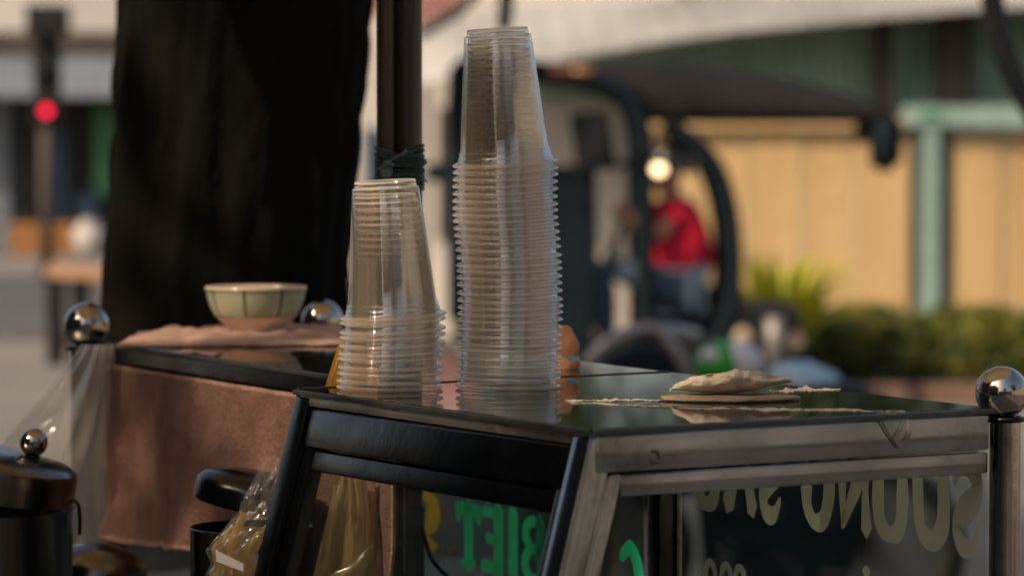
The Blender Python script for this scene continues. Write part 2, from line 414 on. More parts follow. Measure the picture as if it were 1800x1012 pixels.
# ================================================================== CART GEOMETRY (plan corners from the photograph)
ZT = 1.30
Lc, Nc, Rc, Bc = (on_z(x, y, ZT) for x, y in ((521, 683), (1040, 753), (1750, 716), (1172, 653)))
def flat(v): return Vector((v.x, v.y, 0))
dLN = flat(Nc - Lc).normalized(); dNR = flat(Rc - Nc).normalized(); dRB = flat(Bc - Rc).normalized()
nLN = Vector((dLN.y, -dLN.x, 0)); nLN = -nLN if nLN.dot(Vector((-1, -1, 0))) < 0 else nLN   # outward, left-front
nNR = Vector((dNR.y, -dNR.x, 0)); nNR = -nNR if nNR.y > 0 else nNR                          # outward, towards camera right
nRB = Vector((dRB.y, -dRB.x, 0)); nRB = -nRB if nRB.x < 0 else nRB
SL = math.tan(R_(15))
UP = Vector((0, 0, 1))
ZB = 0.98                          # foot of the cases, on the counter
def drop(p, z):                    # follow the slanted front face down
    return Vector((p.x, p.y, 0)) + nLN * ((ZT - z) * SL) + UP * z
def hexa(name, top4, bot4, m, parent, bevel=0.003):
    bm = NB(); quad_hull(bm, bot4, top4); o = obj(name, bm, m, parent, bevel=bevel)
    smooth_by_angle(o, 50); return o

case = thing('display_case', 'near stainless steel glass display case carrying both cup stacks', 'display case', (*(flat(Nc + Bc) / 2).xy, ZB))
GT = 0.0042      # top glass thickness
bm = NB(); ctr = flat(Lc + Nc + Rc + Bc) / 4
quad_hull(bm, [flat(p) + UP * (ZT - GT) for p in (Lc, Nc, Rc, Bc)], [flat(p) + UP * ZT for p in (Lc, Nc, Rc, Bc)])
obj('glass_top', bm, 'top_glass', case, bevel=0.001)
# black edging round the glass
def edging(a, b, parent, w=0.004, z1=ZT - 0.0005, z0=ZT - GT - 0.0008):
    d = flat(b - a).normalized(); n = Vector((d.y, -d.x, 0))
    if (flat(a) - ctr).dot(n) < 0: n = -n
    a0, b0 = flat(a) + n * 0.0005, flat(b) + n * 0.0005
    bm = NB()
    quad_hull(bm, [a0 + UP * z0, b0 + UP * z0, b0 + n * w + UP * z0, a0 + n * w + UP * z0], [a0 + UP * z1, b0 + UP * z1, b0 + n * w + UP * z1, a0 + n * w + UP * z1])
    obj('gasket', bm, 'gasket', parent, bevel=0.001)
edging(Lc, Nc, case); edging(Nc, Rc, case); edging(Rc, Bc, case, 0.003)
bm = NB()
m1, m2 = flat(Lc), flat(Bc); dd = (m2 - m1).normalized(); nn = Vector((dd.y, -dd.x, 0))
quad_hull(bm, [m1 + UP * (ZT - .012), m2 + UP * (ZT - .012), m2 + nn * .004 + UP * (ZT - .012), m1 + nn * .004 + UP * (ZT - .012)],
          [m1 + UP * (ZT + .001), m2 + UP * (ZT + .001), m2 + nn * .004 + UP * (ZT + .001), m1 + nn * .004 + UP * (ZT + .001)])
obj('gasket', bm, 'gasket', case)

z1 = ZT - GT - 0.0012           # top of the rails
RW = 0.031                     # rail height
def rail(name, a, b, nout, ztop, h, depth, m, parent, slant=False, e0=0.0, e1=0.0, inset=0.0):
    a, b = flat(a), flat(b); d = (b - a).normalized(); a = a + d * e0; b = b - d * e1
    def P(p, k, z):
        q = p - nout * (inset + k)
        if slant: q = q + nLN * ((ZT - z) * SL)
        return Vector((q.x, q.y, z))
    return hexa(name, [P(a, 0, ztop), P(b, 0, ztop), P(b, depth, ztop), P(a, depth, ztop)],
                [P(a, 0, ztop - h), P(b, 0, ztop - h), P(b, depth, ztop - h), P(a, depth, ztop - h)], m, parent)
PW = 0.026
rail('top_rail', Nc, Rc, nNR, z1, RW, 0.026, 'steel', case, e0=0.004, e1=0.006)
rail('top_rail', Lc, Nc, nLN, z1 - 0.010, RW + 0.004, 0.026, 'steel_dark', case, slant=True, e0=0.03, e1=0.027, inset=0.004)
rail('trim_strip', Lc, Nc, nLN, z1, 0.0095, 0.020, 'steel_trim', case, e0=0.004, e1=0.03)
rail('top_rail', Rc, Bc, nRB, z1, RW, 0.026, 'steel_dark', case, e0=0.03, e1=0.0)
rail('top_rail', Lc, Bc, (dRB), z1, RW * 0.8, 0.02, 'steel_dark', case, e0=0.05, e1=0.03)
# inner window frames
zi = z1 - RW - 0.0015
rail('frame_rail', Nc, Rc, nNR, zi, 0.019, 0.014, 'steel', case, e0=0.030, e1=0.004, inset=0.004)
rail('frame_rail', Lc, Nc, nLN, zi - 0.014, 0.020, 0.014, 'steel_dark', case, slant=True, e0=0.045, e1=0.045, inset=0.009)
# posts: near corner post (leans with the slanted front), its inner stile, left corner post, its inner stile
def post(name, p, da, wa, db, wb, m, ztop, slant=True, off=Vector((0, 0, 0)), par=None):
    q = flat(p) + off
    def Pp(v, z): return drop(v, z) if slant else Vector((v.x, v.y, z))
    crn = [q, q + da * wa, q + da * wa + db * wb, q + db * wb]
    return hexa(name, [Pp(v, ztop) for v in crn], [Pp(v, ZB) for v in crn], m, par or case)
post('corner_post', Nc, dNR, PW, -dLN, PW, 'steel', z1 - RW * 0 - 0.0005, off=nLN * -0.0005 - nNR * 0.0008)
post('frame_stile', Nc, dNR, 0.0165, -dLN, 0.014, 'steel', zi, off=dNR * (PW + 0.0015) - nNR * 0.004)
post('frame_stile', Nc, -dLN, 0.018, dNR, 0.014, 'steel_dark', zi - 0.006, off=-dLN * (PW + 0.0015) + dNR * 0.008)
post('corner_post', Lc, dLN, PW, dRB * 0 + dNR, PW, 'steel_dark', z1 - 0.001, off=-nLN * 0.0005)
post('frame_stile', Lc, dLN, 0.022, dNR, 0.014, 'steel_dark', zi + 0.010, off=dLN * (PW + 0.0015) + dNR * 0.008)
post('corner_post', Bc, -dRB, 0.024, -dNR, 0.024, 'steel_dark', z1 - RW - 0.001, slant=False, off=Vector((0, 0, 0)))
post('glazing_bar', Bc, -dRB, 0.004, -dNR, 0.003, 'residue', z1 - RW - 0.001, slant=False, off=-dRB * 0.0252 + nRB * 0.0)
# panes
def pane(name, pts, n, m, parent, th=0.003):
    bm = NB(); quad_hull(bm, [p - n * th for p in pts], pts); return obj(name, bm, m, parent)
zp = zi - 0.017
a, b = flat(Nc) + dNR * 0.04 - nNR * 0.011, flat(Rc) - dNR * 0.008 - nNR * 0.011
a, b = flat(Lc) + dLN * 0.045 - nLN * 0.016, flat(Nc) - dLN * 0.04 - nLN * 0.016
pane('pane', [drop(a, zp - .012), drop(b, zp - .012), drop(b, ZB), drop(a, ZB)], nLN, 'pane', case)
pr_n = nRB
a, b = flat(Rc) + dRB * 0.008 - nRB * 0.002, flat(Bc) - dRB * 0.03 - nRB * 0.002
pane('pane', [a + UP * (z1 - RW), b + UP * (z1 - RW), b + UP * ZB, a + UP * ZB], nRB, 'pane', case)

# ---- rear case: behind the near one, same height
LB = flat(Bc - Lc)
P4 = flat(on_z(580, 657, ZT)); P1 = flat(on_z(206, 604, ZT))
dF = (P1 - P4).normalized()
# start of the rear front edge on the line L-B
den = dF.x * (-LB.y) - dF.y * (-LB.x)
w_ = flat(Lc) - P4
k_ = (w_.x * (-LB.y) - w_.y * (-LB.x)) / den
Q0 = P4 + dF * k_
Q1 = P1 + dF * 0.03
Q2 = flat(at(560, 570, 4.36))
Q3 = flat(Bc) + dRB * 0.005
rear = thing('display_case', 'long rear glass display case under the bowl, front hung with pink cloth', 'display case', (*((Q0 + Q2) / 2).xy, ZB))
qq = [Q0 + dF * 0.006, Q3, Q2, Q1]
ctr = (Q0 + Q1 + Q2 + Q3) / 4
bm = NB(); quad_hull(bm, [p + UP * (ZT - GT) for p in qq], [p + UP * ZT for p in qq]); obj('glass_top', bm, 'top_glass', rear, bevel=0.001)
edging(Q0, Q1, rear, 0.004); edging(Q3, Q2, rear, 0.003); edging(Q1, Q2, rear, 0.004)
nF = Vector((dF.y, -dF.x, 0)); nF = -nF if nF.x > 0 else nF
rail('top_rail', Q0, Q1, nF, z1, 0.027, 0.025, 'steel_dark', rear, e0=0.004, e1=0.02, inset=0.002)
d32 = (Q2 - Q3).normalized(); n32 = Vector((d32.y, -d32.x, 0)); n32 = -n32 if n32.x < 0 else n32
rail('top_rail', Q3, Q2, n32, z1, 0.027, 0.025, 'steel_dark', rear, e0=0.002, e1=0.02, inset=0.002)
d12 = (Q2 - Q1).normalized(); n12 = Vector((d12.y, -d12.x, 0)); n12 = -n12 if n12.y < 0 else n12
rail('top_rail', Q1, Q2, n12, z1, 0.027, 0.025, 'steel_dark', rear, e0=0.02, e1=0.02, inset=0.002)
a, b = Q3 + d32 * 0.02 - n32 * 0.012, Q2 - d32 * 0.02 - n32 * 0.012
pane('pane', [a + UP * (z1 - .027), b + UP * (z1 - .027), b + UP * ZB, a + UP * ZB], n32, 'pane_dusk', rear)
a, b = Q0 + dF * 0.02 - nF * 0.012, Q1 - dF * 0.02 - nF * 0.012
pane('pane', [a + UP * (z1 - .027), b + UP * (z1 - .027), b + UP * ZB, a + UP * ZB], nF, 'pane', rear)

# ---- the cart under the cases: counter, body, legs, wheels and the ball-topped posts
cart = thing('food_cart', 'stainless steel street food cart with ball-topped corner posts', 'cart', (-0.15, 3.5, 0))
u_, v_ = dRB, dNR
o_ = flat(Nc) + nNR * 0.06 + nLN * 0.55
W_, D_ = 1.05, 1.75
cor = [o_, o_ + v_ * W_, o_ + v_ * W_ + u_ * D_, o_ + u_ * D_]
hexa('counter', [p + UP * ZB for p in cor], [p + UP * (ZB - 0.03) for p in cor], 'body_steel', cart, 0.004)
ins = [cor[0] + u_ * .04 + v_ * .04, cor[1] + u_ * .04 - v_ * .04, cor[2] - u_ * .04 - v_ * .04, cor[3] - u_ * .04 + v_ * .04]
hexa('body_panel', [p + UP * (ZB - 0.031) for p in ins], [p + UP * 0.42 for p in ins], 'body_steel', cart, 0.006)
for i, p in enumerate(ins):
    q = p + (flat(ins[(i + 2) % 4]) - p).normalized() * 0.12
    bm = NB(); lathe(bm, [(0.0, -.03), (0.08, -.03), (0.08, .03), (0, .03)], 24)
    ax = Matrix.Rotation(R_(90), 4, 'X'); bm.transform(Matrix.Translation(q + UP * 0.21) @ Matrix.Rotation(math.atan2(v_.y, v_.x), 4, 'Z') @ ax)
    for f in bm.faces: pass
    wv = obj('wheel', bm, 'tyre', cart)
    wv.data.transform(Matrix.Identity(4))
    bm = NB(); tube(bm, [q + UP * 0.13, q + UP * 0.421], 0.02, 10); obj('leg', bm, 'steel_dark', cart)
for (x, y, Y, rpx, rp) in ((1761, 690, 3.06, 47, 0.0135), (152, 572, 4.08, 40.5, 0.019), (566, 563, 4.36, 37, 0.019)):
    p = at(x, y, Y); rr = rpx * Y / F
    off = 0.003 if x > 1000 else 0.0
    bm = NB()
    lathe(bm, [(0, -rr)] + [(rr * math.sin(R_(k)), -rr * math.cos(R_(k))) for k in range(6, 180, 6)] + [(0, rr)], 48, p)
    pst = NB(); q = p + Vector((off, 0, 0))
    tube(pst, [Vector((q.x, q.y, ZB)), Vector((q.x, q.y, p.z - rr * 0.88))], rp, 32)
    po = obj('post', pst, 'chrome', cart); smooth_by_angle(po, 40)
    bl = obj('ball_finial', bm, 'chrome', po, smooth=True)
    bm = NB(); lathe(bm, [(rp * 1.02, p.z - rr * 0.86), (rp * 1.28, p.z - rr * 0.9), (rp * 1.28, p.z - rr * 1.06), (rp * 1.02, p.z - rr * 1.1)], 32, (q.x, q.y, 0))
    obj('collar', bm, 'steel_dark', po, smooth=True)

# ---- lettering on the far right pane of the near case (read from behind), strokes in a unit box
def stroke_letter(bm, strokes, px0, px1, zlow, zhigh, place):
    for path, ws in strokes:
        pts = spline([(x, y, 0) for x, y in path], 7)
        n = len(pts); rad = []
        for i in range(n):
            f = i / (n - 1) * (len(ws) - 1); k = min(int(f), len(ws) - 2); rad.append(ws[k] + (ws[k + 1] - ws[k]) * (f - k))
        lv, rv = [], []
        for i, p in enumerate(pts):
            t = (pts[min(i + 1, n - 1)] - pts[max(i - 1, 0)]).normalized(); nn = Vector((-t.y, t.x, 0))
            sx = 1.0
            lv.append(p + nn * rad[i]); rv.append(p - nn * rad[i])
        loop = lv + [pts[-1] + (pts[-1] - pts[-2]).normalized() * rad[-1] * 0.8] + rv[::-1] + [pts[0] + (pts[0] - pts[1]).normalized() * rad[0] * 0.8]
        def W(q): return place(px1 + (px0 - px1) * q.x, zlow + (zhigh - zlow) * q.y)
        L_ = [bm.verts.new(W(q)) for q in lv]; Rr = [bm.verts.new(W(q)) for q in rv]
        for i in range(n - 1):
            bm.faces.new((L_[i], L_[i + 1], Rr[i + 1], Rr[i]))
        e = bm.verts.new(W(loop[n])); s0 = bm.verts.new(W(loop[-1]))
        bm.faces.new((L_[-1], e, Rr[-1])); bm.faces.new((L_[0], Rr[0], s0))
GL = {
 'S': [([(.92, .78), (.80, .95), (.45, .98), (.18, .80), (.28, .60), (.60, .47), (.82, .30), (.70, .08), (.38, .06), (.14, .26)], [.06, .12, .14, .16, .19, .20, .17, .13, .11, .05])],
 'U': [([(.2, .98), (.17, .6), (.20, .25), (.45, .07), (.76, .18), (.84, .6), (.85, .98)], [.15, .16, .17, .13, .12, .14, .13])],
 'O': [([(.5, .95), (.2, .8), (.14, .5), (.22, .16), (.5, .06), (.78, .18), (.86, .5), (.78, .82), (.5, .95)], [.08, .14, .18, .15, .09, .15, .18, .14, .08])],
 'N': [([(.14, .08), (.18, .5), (.16, .97)], [.17, .10, .12]), ([(.15, .95), (.48, .55), (.90, .06)], [.12, .16, .05]), ([(.88, .1), (.90, .55), (.86, .97)], [.05, .12, .13])],
 'G': [([(.85, .85), (.55, .97), (.2, .78), (.13, .45), (.28, .12), (.55, .06), (.76, .22), (.80, .46)], [.10, .12, .16, .17, .14, .10, .12, .17]),],
 'A': [([(.14, .08), (.30, .5), (.48, .97)], [.15, .11, .14]), ([(.50, .95), (.70, .5), (.86, .10)], [.12, .16, .17]), ([(.30, .40), (.70, .40)], [.07, .07])],
}
oL = NB
def place_RB(px, z, off=-0.0065):
    p0 = flat(Rc) + nRB * off; k = (px - 900) / F
    s = (p0.x - k * p0.y) / (k * dRB.y - dRB.x); q = p0 + dRB * s
    return Vector((q.x, q.y, z))
word = [('S', 1676, 1731), ('U', 1605, 1673), ('O', 1537, 1597), ('N', 1477, 1533), ('G', 1407, 1467), ('S', 1335, 1379), ('A', 1273, 1332), ('O', 1219, 1267)]
for ch, x0, x1 in word:
    bm = NB(); stroke_letter(bm, GL[ch], x0, x1, 1.1725, 1.2490, place_RB)
    o = obj('letter', bm, 'letter_olive', case, recalc=False)
for (x0, x1) in ((1238, 1262), (1266, 1290), (1290, 1314)):
    bm = NB(); stroke_letter(bm, GL['O'], x0, x1, 1.080, 1.1235, place_RB); obj('letter', bm, 'letter_olive', case, recalc=False)
bm = NB(); stroke_letter(bm, [([(.3, .5), (.7, .5)], [.4, .4])], 1518, 1533, 1.134, 1.146, place_RB); obj('letter', bm, 'letter_olive', case, recalc=False)
GB = {
 'B': [([(.2, .02), (.2, .98)], [.17, .17]), ([(.2, .93), (.6, .93), (.80, .75), (.6, .54), (.2, .52)], [.08, .09, .16, .09, .07]), ([(.2, .50), (.62, .50), (.84, .27), (.62, .07), (.2, .07)], [.07, .09, .16, .09, .08])],
 'I': [([(.5, .02), (.5, .98)], [.34, .34]), ([(.35, 1.22), (.65, 1.22)], [.10, .10])],
 'E': [([(.25, .02), (.25, .98)], [.2, .2]), ([(.2, .93), (.92, .93)], [.08, .09]), ([(.2, .52), (.75, .52)], [.07, .09]), ([(.2, .07), (.95, .07)], [.08, .10]), ([(.25, 1.10), (.5, 1.27), (.75, 1.10)], [.07, .09, .07])],
 'T': [([(.5, .02), (.5, .95)], [.18, .18]), ([(.02, .90), (.98, .90)], [.10, .10]), ([(.07, .72), (.07, .9)], [.08, .1]), ([(.93, .72), (.93, .9)], [.08, .1]), ([(.25, .05), (.75, .05)], [.06, .06])],
 'C': [([(.85, .8), (.5, .95), (.2, .7), (.18, .35), (.5, .05), (.88, .2)], [.10, .12, .18, .18, .12, .1])],
}
def place_R2(px, z, off=-0.020):
    p0 = Q3 + n32 * off; k = (px - 900) / F
    s = (p0.x - k * p0.y) / (k * d32.y - d32.x); q = p0 + d32 * s
    return Vector((q.x, q.y, z))
for ch, x0, x1 in (('B', 916, 958), ('I', 890, 914), ('E', 846, 886), ('T', 802, 844)):
    bm = NB(); stroke_letter(bm, GB[ch], x0, x1, 1.061, 1.130, place_R2); obj('letter', bm, 'letter_green', rear, recalc=False)
bm = NB(); stroke_letter(bm, GB['C'], 1086, 1131, 1.056, 1.125, place_R2); obj('letter', bm, 'letter_green', rear, recalc=False)
bm = NB()
stroke_letter(bm, [([(.5, .95), (.2, .8), (.14, .5), (.22, .2), (.5, .06), (.78, .2), (.86, .5), (.78, .82), (.5, .95)], [.1, .2, .24, .2, .1, .2, .24, .2, .1])], 716, 768, 1.086, 1.132, place_R2)
stroke_letter(bm, [([(.3, .5), (.7, .5)], [.5, .5])], 722, 766, 1.062, 1.083, place_R2)
obj('decal', bm, 'letter_orange', rear, recalc=False)

# ---- marks on the near rail: dark smudge like a C, and a torn scrap of clear tape
pN = flat(Nc) - nNR * -0.0004
def onrail(x, y): return on_plane(x, y, pN + UP * ZT, nNR)
bm = NB(); tube(bm, [onrail(1150 + 9 * math.cos(R_(a)), 803 + 11 * math.sin(R_(a))) for a in range(-125, 150, 25)], [0.0007 + 0.0009 * abs(math.sin(i * 1.7)) for i in range(11)], 6)
obj('smudge', bm, 'mark', case)
bm = NB(); tube(bm, [onrail(x, y) for x, y in ((1166, 800), (1176, 799), (1190, 803))], [.0006, .0004, .0001], 5); obj('smudge', bm, 'mark', case)
tp = thing('tape_scrap', 'small torn scrap of clear tape hanging over the rail by the right post', 'tape', onrail(1560, 735))
pt_ = pN + nNR * 0.0012
def ontape(x, y): return on_plane(x, y, pt_ + UP * ZT, nNR)
bm = NB(); vv = [ontape(x, y) for x, y in ((1538, 727), (1597, 724), (1600, 762), (1581, 790), (1560, 760))]
mid = ontape(1573, 750) + nNR * 0.003
vs_ = [bm.verts.new(v) for v in vv]; cv = bm.verts.new(mid)
for i in range(5): bm.faces.new((vs_[i], vs_[(i + 1) % 5], cv))
obj('film', bm, 'tape', tp)
bm = NB(); tube(bm, [ontape(x, y) + nNR * .0005 for x, y in ((1545, 731), (1560, 760), (1581, 789), (1596, 768), (1601, 757))], [.0003, .0006, .0005, .0012, .0003], 5); obj('dark_edge', bm, 'mark', tp)  # dark outline strands along the torn tape
bm = NB(); tube(bm, [ontape(x, y) + nNR * .0005 for x, y in ((1575, 770), (1588, 745), (1592, 728))], [.0008, .0003, .0003], 5); obj('dark_edge', bm, 'mark', tp)

# ================================================================== CUPS
mm = 0.001
prof = [(0, 122.6), (12, 122.6), (22, 122.6), (25.6, 121.4), (26.4, 122.4), (27.0, 125.8), (27.6, 126.4), (28.2, 125.8), (28.28, 124.4), (28.5, 121.0), (29.2, 120.2), (30.7, 119.6), (31.05, 118.4),
        (33.4, 94), (36.0, 66.6), (38.6, 39), (40.9, 15.2), (41.2, 14.2), (42.1, 13.6), (42.5, 12.4), (42.6, 9.2), (43.4, 8.6), (43.7, 7.2), (44.0, 3.4), (45.0, 4.0), (46.6, 4.0), (48.4, 3.1), (49.3, 2.2), (49.0, 1.4), (47.4, 0.5), (45.8, 0.1), (44.9, 0.4), (44.8, 1.1)]
bm = NB(); cup_faces = lathe(bm, [(r * mm, z * mm) for r, z in prof], 72); bm.faces.index_update(); cup_faces = [(i_, k_, f_.index) for i_, k_, f_ in cup_faces]
cup_me = bpy.data.meshes.new('plastic_cup'); bm.to_mesh(cup_me); bm.free()
cup_me.materials.append(M['cup']); cup_me.materials.append(M['cup_rim']); cup_me.materials.append(M['cup_base'])
for i_, k_, f_ in cup_faces: cup_me.polygons[f_].material_index = 1 if i_ >= 23 else (2 if i_ in (5, 6, 7, 10) else 0)
cup_me.polygons.foreach_set('use_smooth', [True] * len(cup_me.polygons))
ORD = ['topmost', 'second', 'third', 'fourth', 'fifth', 'sixth', 'seventh', 'eighth', 'ninth', 'tenth', 'eleventh', 'twelfth', 'thirteenth', 'fourteenth', 'fifteenth', 'sixteenth', 'seventeenth', 'eighteenth', 'nineteenth', 'twentieth']
ORD += ['twenty-' + w for w in ('first', 'second', 'third', 'fourth', 'fifth', 'sixth', 'seventh', 'eighth', 'ninth')] + ['thirtieth', 'thirty-first', 'thirty-second']
def interp(tab, f):
    for i in range(len(tab) - 1):
        if f <= tab[i + 1][0]:
            t = (f - tab[i][0]) / (tab[i + 1][0] - tab[i][0]); return tab[i][1] + (tab[i + 1][1] - tab[i][1]) * t
    return tab[-1][1]
def stack(n, basepx, ztab, dxtab, rolltab, pitchtab, stackname, seed):
    q = random.Random(seed); base = on_z(basepx[0], basepx[1], ZT); sc = base.y / F
    for i in range(n):
        f = i / (n - 1)
        z = ZT + 0.0004 + interp(ztab, f) * sc
        if i: z += q.uniform(-0.0009, 0.0009)
        o = bpy.data.objects.new('plastic_cup', cup_me); C.objects.link(o)
        o.location = (base.x + interp(dxtab, f) * sc + (q.uniform(-.00022, .00022) if i else 0), base.y + q.uniform(-.0002, .0002), z)
        o.rotation_euler = (R_(interp(pitchtab, f) + q.uniform(-.12, .12)), R_(interp(rolltab, f) + q.uniform(-.15, .15)), q.uniform(0, 6.28))
        # keep tilt in world axes: rotate spin first
        o.rotation_mode = 'XYZ'
        spin = Matrix.Rotation(q.uniform(0, 6.28), 4, 'Z')
        tilt = Matrix.Rotation(R_(interp(rolltab, f) + (q.uniform(-.4, .4) if i else 0)), 4, 'Y') @ Matrix.Rotation(R_(interp(pitchtab, f)), 4, 'X')
        o.rotation_euler = (tilt @ spin).to_euler()
        k = n - 1 - i
        pos = 'bottom' if k == n - 1 else ORD[k]
        if k == 0: lab = f'topmost upturned clear plastic cup of the {stackname} stack'
        elif k == n - 1: lab = f'clear plastic cup at the very bottom of the {stackname} stack, on the glass'
        else: lab = f'{pos} clear plastic cup from the top of the {stackname} stack'
        tag(o, lab, 'plastic cup', f'cups nested in the {stackname} stack')
stack(11, (685, 684), [(0, 0), (.82, 104), (.91, 117.5), (1, 127)], [(0, 0), (.3, 2), (.6, 5), (1, 6)], [(0, 0.3), (.5, -1.8), (1, -3.0)], [(0, 0), (.5, 1.5), (1, 1.8)], 'shorter left-hand', 3)
stack(32, (893, 681), [(0, 0), (1, 392)], [(0, 0), (.35, 4.5), (.6, 1), (.75, -5), (1, -4)], [(0, 0.5), (.3, -.6), (.7, -2.2), (1, -3.4)], [(0, 0), (.5, 1.6), (1, 3.4)], 'tall right-hand', 5)

# ================================================================== THINGS ON THE NEAR CASE
def leafmesh(name, c, ax, length, width, curl, m, parent=None, lift=0.0, cup=0.0, nu=26, nv=13, seed=1, rim=0.0, twist=0.0, th=0.0012):
    """a leaf with real thickness: curled lengthwise and across, uneven margin"""
    bm = NB(); ax = ax.normalized(); side = Vector((-ax.y, ax.x, 0)); gr = []
    for i in range(nu + 1):
        t = i / nu; w = width * (math.sin(math.pi * (0.03 + 0.94 * t)) ** 0.62)
        row = []
        for j in range(nv + 1):
            s = (j / nv - .5) * 2
            nz = noise.noise(Vector((t * 4 + seed * 7, s * 2, seed)))
            x = (t - .5) * length; y = s * w / 2 * (1 + 0.1 * noise.noise(Vector((t * 9, s, seed + 3))))
            z = cup * (s * s) * w + curl * ((t - .5) * 2) ** 2 * length + 0.004 * nz * (1 if curl or cup else .3) + lift
            if twist: z += twist * s * (t - .5) * w
            row.append(c + ax * x + side * y * (1 - abs(cup) * 0.5) + UP * z)
        gr.append(row)
    zmin = min(p.z for r in gr for p in r); dz = c.z + 0.0006 + rim - zmin
    lo = [[bm.verts.new(p + UP * dz) for p in r] for r in gr]
    hi = [[bm.verts.new(p + UP * (dz + th)) for p in r] for r in gr]
    for i in range(nu):
        for j in range(nv):
            bm.faces.new((lo[i][j], lo[i][j + 1], lo[i + 1][j + 1], lo[i + 1][j])); bm.faces.new((hi[i][j], hi[i + 1][j], hi[i + 1][j + 1], hi[i][j + 1]))
    for i in range(nu):
        bm.faces.new((lo[i][0], lo[i + 1][0], hi[i + 1][0], hi[i][0])); bm.faces.new((lo[i][nv], hi[i][nv], hi[i + 1][nv], lo[i + 1][nv]))
    for j in range(nv):
        bm.faces.new((lo[0][j], hi[0][j], hi[0][j + 1], lo[0][j + 1])); bm.faces.new((lo[nu][j], lo[nu][j + 1], hi[nu][j + 1], hi[nu][j]))
    return obj(name, bm, m, parent, smooth=True)
cD = on_z(1284, 703, ZT)
ld = leafmesh('dry_leaf', cD, Vector((1, 0.10, 0)), 0.122, 0.075, 0.0, 'dryleaf_flat', seed=4, th=0.0022)
tag(ld, 'flat round brown dry leaf lying on the glass beneath the curled one', 'leaf', 'dry leaves on the glass top')
cL = on_z(1284, 699, ZT) + UP * 0.0042
# curled leaf: folded over itself like a boat, tips raised to the right
bm = NB(); nu, nv = 44, 26; gr = []
for i in range(nu + 1):
    t = i / nu; row = []
    hw = 0.040 * math.sin(math.pi * (0.02 + 0.96 * t)) ** 0.75 + 0.0012
    for j in range(nv + 1):
        a = -2.0 + 4.0 * j / nv           # angle round the fold
        nz = noise.noise(Vector((t * 5, a * 1.1, 2.2))); n2 = noise.noise(Vector((t * 16, a * 3, 8)))
        rr = hw * (0.64 + 0.20 * nz + 0.07 * n2)
        x = (t - .5) * 0.106 + 0.006 * nz
        y = rr * math.sin(a) * 1.15
        z = rr * (1 - math.cos(a)) * 0.56 + 0.011 * max(0, t - .5) ** 1.5 * 2.6 + 0.010 * max(0, .35 - t)
        if a > 1.2: z -= (a - 1.2) * 0.006
        row.append(Vector((x, y, z)))
    gr.append(row)
zl = min(p.z for r in gr for p in r)
vsx = [[bm.verts.new(cL + Vector((p.x + 0.06 * p.y, p.y + 0.1 * p.x, p.z - zl))) for p in r] for r in gr]
for i in range(nu):
    for j in range(nv): bm.faces.new((vsx[i][j], vsx[i][j + 1], vsx[i + 1][j + 1], vsx[i + 1][j]))
cl = obj('dry_leaf', bm, 'dryleaf', smooth=True)
sm = cl.modifiers.new('solid', 'SOLIDIFY'); sm.thickness = 0.0011
tag(cl, 'curled pale brown dry leaf resting on top of the flat one', 'leaf', 'dry leaves on the glass top')
# dried paper residue, torn strips stuck to the glass
def strip(pa, pb, wpx, seed, lab):
    q = random.Random(seed); bm = NB(); n = 170; lo = []
    for i in range(n + 1):
        t = i / n; x = pa[0] + (pb[0] - pa[0]) * t; y = pa[1] + (pb[1] - pa[1]) * t
        env = math.sin(math.pi * min(1, max(0.03, t))) ** 0.4
        fr_ = lambda f0, k: noise.noise(Vector((t * f0, seed, k))) * .9 + noise.noise(Vector((t * f0 * 3.7, seed, k + 2))) * .5 + noise.noise(Vector((t * f0 * 11, seed, k + 4))) * .3
        y0 = y - wpx * env * max(0, .35 + fr_(5, 1)); y1 = y + wpx * env * max(0, .3 + fr_(6, 5))
        if y1 - y0 < 0.4: y1 = y0 + 0.4
        lo.append((on_z(x + q.uniform(-.8, .8), y0, ZT + 0.0003), on_z(x + q.uniform(-.8, .8), y1, ZT + 0.0003), 0.0004 + 0.0010 * abs(noise.noise(Vector((t * 22, seed, 9))))))
    A = [(bm.verts.new(a), bm.verts.new(b), bm.verts.new(b + UP * h), bm.verts.new(a + UP * h * 0.7)) for a, b, h in lo]
    for i in range(n):
        for k in range(4): bm.faces.new((A[i][k], A[i][(k + 1) % 4], A[i + 1][(k + 1) % 4], A[i + 1][k]))
    bm.faces.new(A[0]); bm.faces.new(A[-1])
    tag(obj('paper_scrap', bm, 'residue'), lab, 'paper scrap', 'torn paper scraps stuck on the glass')
strip((994, 704), (1165, 703), 4.0, 3, 'pale torn paper strip stuck to the glass between tall cups and leaf')
strip((1000, 707), (1180, 716), 3.0, 5, 'dirty thin paper strip in front of the flat leaf')
strip((1190, 717), (1592, 723), 5.5, 8, 'long dirty paper strip along the front edge of the glass')
strip((1352, 687), (1478, 684), 8.0, 11, 'torn cream paper scrap by the back edge right of the leaf')
